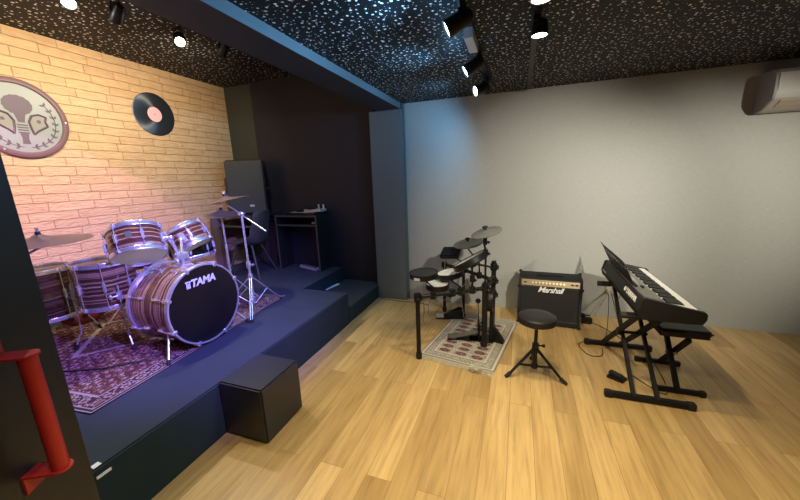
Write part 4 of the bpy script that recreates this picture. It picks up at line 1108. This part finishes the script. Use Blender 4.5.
# ------------------------------------------------------------------ keyboard, stand, bench
kx = lambda: None
ksd = thing('keyboard_stand', 'black double-braced X stand carrying the keyboard', 'keyboard stand', loc=(.86, 2.675, 0))
for y in (2.30, 3.045):
    fbm = part('foot_bar', MB().box2((.625, y - .018, .008), (1.085, y + .018, .042), .003), M['blackmatte'], ksd)
    for x0, x1 in ((.605, .65), (1.06, 1.105)): part('end_cap', MB().box2((x0, y - .021, .0), (x1, y + .021, .046), .004), M['rubber'], fbm)
arms_ = {}
for y in (2.345, 3.005):
    ar = part('top_arm', MB().box2((.685, y - .018, .567), (1.06, y + .018, .5965), .003), M['blackmatte'], ksd)
    part('rubber_sleeve', MB().cyl((.655, y, .577), (.75, y, .577), .021, seg=16), M['rubber'], ar)
    part('end_cap', MB().box2((1.045, y - .021, .563), (1.07, y + .021, .598), .003), M['rubber'], ar)
for xs_, dx in (((.772, .905), 0),):
    for x in xs_:
        part('leg', MB().box((0, 0, 0), (.018, .036, math.hypot(.705, .54) + .02), axes((x, 2.6525, .305), (1, 0, 0), V((1, 0, 0)).cross(V((0, -.705, -.54))) * -1)), M['blackmatte'], ksd)
        part('leg', MB().box((0, 0, 0), (.018, .036, math.hypot(.70, .54) + .02), axes((x - .022, 2.695, .305), (1, 0, 0), V((1, 0, 0)).cross(V((0, .70, -.54))) * -1)), M['blackmatte'], ksd)
part('pivot', MB().cyl((.75, 2.674, .315), (.93, 2.674, .315), .012).cyl((.74, 2.674, .315), (.76, 2.674, .315), .028), M['blackmetal'], ksd)
# the keyboard: cross-section in x (depth) and z, length along y
KY0, KY1 = 2.235, 3.205
kb = thing('keyboard', 'black electronic keyboard sloping towards the bench on its X stand', 'keyboard', loc=(.87, 2.72, .598))
kprof = [(.760, .5985), (.730, .606), (.719, .650), (.738, .724), (.750, .7295), (.872, .700), (.876, .678), (1.028, .656), (1.030, .668), (1.046, .664), (1.050, .640), (1.038, .606), (1.0, .5985)]
part('case', MB().prism(kprof, KY1 - KY0 - .05, axes((0, KY1 - .025, 0), (1, 0, 0), (0, 0, 1))), M['kbody'], kb, smooth=25)
cap = [(.760, .5984), (.727, .604), (.715, .650), (.735, .729), (.752, .736), (.88, .709), (1.046, .676), (1.056, .664), (1.056, .632), (1.042, .603), (1.0, .5984)]
for y in (KY0 + .025, KY1):
    part('end_cheek', MB().prism(cap, .025, axes((0, y, 0), (1, 0, 0), (0, 0, 1))), M['kbody'], kb, smooth=25)
def slope(x): return .730 - (x - .745) * (.030 / .127)
pm = axes((.757, 0, slope(.757) + .0012), (0, 1, 0), (-1, 0, .236))     # local x: along the keyboard, y: towards its back
def on_top(x0, x1, y0, y1, h=.004, lift=0):
    mb = MB(); n_ = V((.23, 0, .973)).normalized()
    a = [V((x, y, slope(x) + lift)) for x, y in ((x0, y0), (x1, y0), (x1, y1), (x0, y1))]
    vs = [mb.bm.verts.new(p - n_ * .002) for p in a] + [mb.bm.verts.new(p + n_ * h) for p in a]
    for f in ((3, 2, 1, 0), (4, 5, 6, 7), (0, 1, 5, 4), (1, 2, 6, 5), (2, 3, 7, 6), (3, 0, 4, 7)): mb.bm.faces.new([vs[k] for k in f])
    return mb
part('control_panel', on_top(.752, .868, KY0 + .05, KY1 - .05, .0015), M['kpanel'], kb, label='grey control panel')
part('display', on_top(.775, .83, 2.64, 2.82, .004), M['lcd'], kb, label='pale display window')
for y0, y1 in ((KY0 + .06, KY0 + .24), (KY1 - .24, KY1 - .06)):
    part('speaker_grille', on_top(.757, .862, y0, y1, .004), M['lcd'] if False else M['kpanel'], kb)
for k in range(14):
    y = 2.50 + .032 * k
    if not 2.62 < y < 2.84: part('button', on_top(.79, .803, y, y + .02, .005), M['lcd'], kb)
for k in range(10): part('button', on_top(.845, .855, 2.5 + .042 * k, 2.525 + .042 * k, .005), M['lcd'], kb)
part('power_knob', MB().cyl((.81, 2.52, slope(.81)), (.812, 2.52, slope(.81) + .014), .012), M['black'], kb)
# 36 white and 25 black keys; the low end lies far from the camera's side of the player
ky0, ky1 = KY0 + .03, KY1 - .03; kw = (ky1 - ky0) / 36
for k in range(36):
    y = ky1 - kw * (k + 1)
    part('white_key', MB().prism([(.878, .668), (.878, .694), (1.022, .6795), (1.026, .676), (1.026, .658)], kw - .0012, axes((0, y + kw - .0006, 0), (1, 0, 0), (0, 0, 1))), M['key'], kb, smooth=0, label='white key')
for k in range(35):
    if k % 7 in (0, 1, 3, 4, 5):
        y = ky1 - kw * (k + 1)
        part('black_key', MB().prism([(.879, .69), (.879, .707), (.962, .698), (.972, .686), (.972, .682)], .0125, axes((0, y + .00625, 0), (1, 0, 0), (0, 0, 1))), M['blackkey'], kb, smooth=0, label='black key')
# lettering on the sloping back
bn = V((-.86, 0, .51)); 
text_mesh('YAMAHA', .046, axes((.7285, 2.43, .690) , (0, -1, 0), (.019, 0, .069)) @ Matrix.Translation(V((0, 0, .0012))), M['whiteprint'], kb, name='lettering', bold=.0022, depth=.0006, spacing=1.05)
part('logo', MB().cyl(V((.7285, 2.56, .690)), V((.7285, 2.56, .690)) + V((-.0022, 0, .0006)), .016, seg=24), M['whiteprint'], kb)
part('rear_port', MB().box2((.7165, 3.05, .648), (.7215, 3.16, .668), .002), M['lcd'], kb, label='pale strip on the far back corner')
# music rest
mr = thing('music_rest', 'black perforated music rest leaning back on the keyboard', 'music rest', loc=(.75, 2.8, .73))
mrM = axes((.760, 2.49, .728), (0, 1, 0), (-.40, 0, .92))
pl_ = MB()
poly = [(0, 0), (.63, 0), (.70, .175), (.66, .175), (.58, .165), (.12, .165), (.03, .15)]
bars = [(.0, .0, .63, .035), (.03, .12, .66, .165)]
mbp = MB()
# plate made of strips so that the slots are real holes
slots = [(.17 + .055 * k, .105, .205 + .055 * k, .150) for k in range(0)]
mbp.prism([(0, 0), (.62, 0), (.645, .10), (.02, .10)], .004, mrM)
mbp.prism([(.028, .14), (.655, .14), (.70, .185), (.64, .172), (.10, .172), (.045, .160)], .004, mrM)
for k in range(9):
    x = .02 + .0745 * k
    mbp.prism([(x, .098), (x + .036, .098), (x + .038, .142), (x + .004, .142)], .004, mrM)
part('plate', mbp, M['kbody'], mr, smooth=0)
part('ledge', MB().box2((0, -.004, 0), (.62, .004, .022), .001, mrM), M['kbody'], mr)
# bench
bq = thing('keyboard_bench', 'low black padded X-frame bench on the player side of the keyboard', 'bench', loc=(1.08, 2.65, 0))
part('seat', MB().box((1.075, 2.685, .434), (.30, .43, .042), None, .018, 3), M['vinyl'], bq)
part('seat_board', MB().box((1.075, 2.685, .404), (.27, .39, .018), None, .003), M['black'], bq)
for y in (2.465, 2.845):
    fbm = part('foot_bar', MB().box2((.95, y - .014, .006), (1.20, y + .014, .036), .003), M['blackmatte'], bq)
    for x0, x1 in ((.93, .965), (1.19, 1.225)): part('end_cap', MB().box2((x0, y - .017, 0), (x1, y + .017, .040), .004), M['rubber'], fbm)
for x, a, b2 in ((1.07, 2.465, 2.82), (1.10, 2.845, 2.49)):
    d = V((0, b2 - a, .36)); part('leg', MB().box((0, 0, 0), (.028, .028, d.length), axes((x, (a + b2) / 2, .205), (1, 0, 0), d.cross(V((1, 0, 0))))), M['blackmatte'], bq)
part('pivot', MB().cyl((1.05, 2.655, .205), (1.12, 2.655, .205), .014), M['steel'], bq)
part('sticker', MB().box2((1.0545, 2.475, .07), (1.0558, 2.50, .10)), M['whiteprint'], bq, label='small white sticker') if False else None
# sustain pedal
sd = thing('sustain_pedal', 'small black foot pedal on the floor under the keyboard stand', 'foot pedal', axes((.735, 2.535, 0), (.85, -.53, 0), (.53, .85, 0)))
part('base', MB().prism([(-.055, -.035), (.05, -.035), (.055, .035), (-.055, .035)], .018).box((0, 0, .02), (.10, .06, .012), None, .004), M['black'], sd, True)
part('treadle', MB().box((-.012, 0, .034), (.09, .055, .014), Matrix.Rotation(.12, 4, 'Y'), .006), M['rubber'], sd, True)
lead('pedal_cable', 'dark lead looping from the foot pedal towards the bench', [(.79, 2.52, .02), (.85, 2.60, .005), (.90, 2.52, .005), (.99, 2.42, .005), (1.04, 2.58, .006), (.98, 2.75, .15), (.90, 2.85, .50), (.86, 2.86, .60)], 'darkcable', .003)

# ------------------------------------------------------------------ camera
R3 = 20.0
def cam_axes(yaw, pitch, roll):
    cy, sy = math.cos(yaw), math.sin(yaw)
    f = V((-sy * math.cos(pitch), cy * math.cos(pitch), -math.sin(pitch))); r = V((cy, sy, 0)); u = r.cross(f)
    c, s_ = math.cos(roll), math.sin(roll)
    return c * r + s_ * u, -s_ * r + c * u, f
r_, u_, f_v = cam_axes(math.radians(19.98), math.radians(12.48), math.radians(-2.1))
cam = bpy.data.cameras.new('camera'); cam.sensor_width = 36; cam.lens = 327.2 / 800 * 36; cam.clip_start = .02
co = bpy.data.objects.new('camera', cam); col.objects.link(co)
mm = Matrix((r_, u_, -f_v)).transposed().to_4x4(); mm.translation = V((0, 0, 1.5)); co.matrix_world = mm
scn.camera = co

# ------------------------------------------------------------------ light
w = bpy.data.worlds.new('world'); scn.world = w; w.use_nodes = True
w.node_tree.nodes['Background'].inputs['Color'].default_value = (.02, .02, .022, 1)
WARM = (1, .85, .54); COOL = (.20, .56, 1); NEU = (1, .94, .80)
def spill(p, e, c):
    l = bpy.data.lights.new('lamp', 'POINT'); l.energy = e; l.color = c; l.shadow_soft_size = .02
    o = bpy.data.objects.new('lamp_spill', l); col.objects.link(o); o.location = p
# middle track, cool heads
for p, t, e in (((-.415, 1.74, 2.16), (-1.4, 1.5, 1.9), 40), ((-.43, 2.445, 2.155), (-1.4, 2.3, 1.9), 40), ((-.43, 3.005, 2.17), (-1.3, 3.4, 1.7), 34)):
    spot_light(p, t, e, COOL, 130, .8, .03)
spill((-.45, 2.44, 2.15), 1.6, COOL); spill((-.44, 1.73, 2.15), 1.2, COOL)
# right track, two warm downlights in view, two unseen ones added for light
for p, e in (((.072, 2.05, 2.19), 80), ((.058, 1.66, 2.19), 75), ((.055, .9, 2.19), 85), ((.055, .2, 2.19), 70)):
    spot_light(p, (p[0] + .1, p[1] + .05, 0), e, WARM, 115, .8, .04)
# unseen wall washers, read off the wall's bright pools and the AC shadow
for p, t, e in (((2.7, 1.0, 2.2), (1.45, 3.7, .90), 330), ((1.0, .5, 2.2), (.25, 3.7, .95), 400), ((3.3, 1.6, 2.2), (2.7, 3.7, 1.5), 80)):
    spot_light(p, t, e, NEU, 52, 1, .04)
# stage track
for p, t, e in (((-2.57, 1.45, 2.565), (-1.9, 1.0, .34), 70), ((-2.515, 2.105, 2.565), (-1.9, 1.6, .34), 70)):
    spot_light(p, t, e, NEU, 110, .8, .035)
spill((-2.56, 1.44, 2.54), 3, NEU); spill((-2.51, 2.10, 2.54), 2, NEU)
for p, t, e in (((-2.58, 1.685, 2.56), (XB, 1.6, 1.9), 90), ((-2.50, 2.46, 2.575), (XB, 2.7, 1.9), 85), ((-2.5, .7, 2.56), (XB, .8, 1.9), 90)):  # last one is unseen, added to light the near end of the brick
    spot_light(p, t, e, (1, .85, .60), 125, .9, .035)
# violet stage wash and a blue head, from the near end of the tracks
spot_light((-2.30, .30, 2.5), (-2.62, 1.08, .34), 95, (.50, .22, 1), 34, .7, .03)
spot_light((-2.3, .5, 2.5), (XB, 1.55, 1.02), 170, (.95, .42, .85), 48, .10, .02)
spot_light((-.45, .9, 2.15), (-2.35, 1.75, .75), 640, (.26, .17, 1), 60, .8, .03)

scn.view_settings.view_transform = 'Standard'; scn.view_settings.look = 'None'; scn.view_settings.gamma = 1
scn.view_settings.use_curve_mapping = False; scn.view_settings.exposure = 0
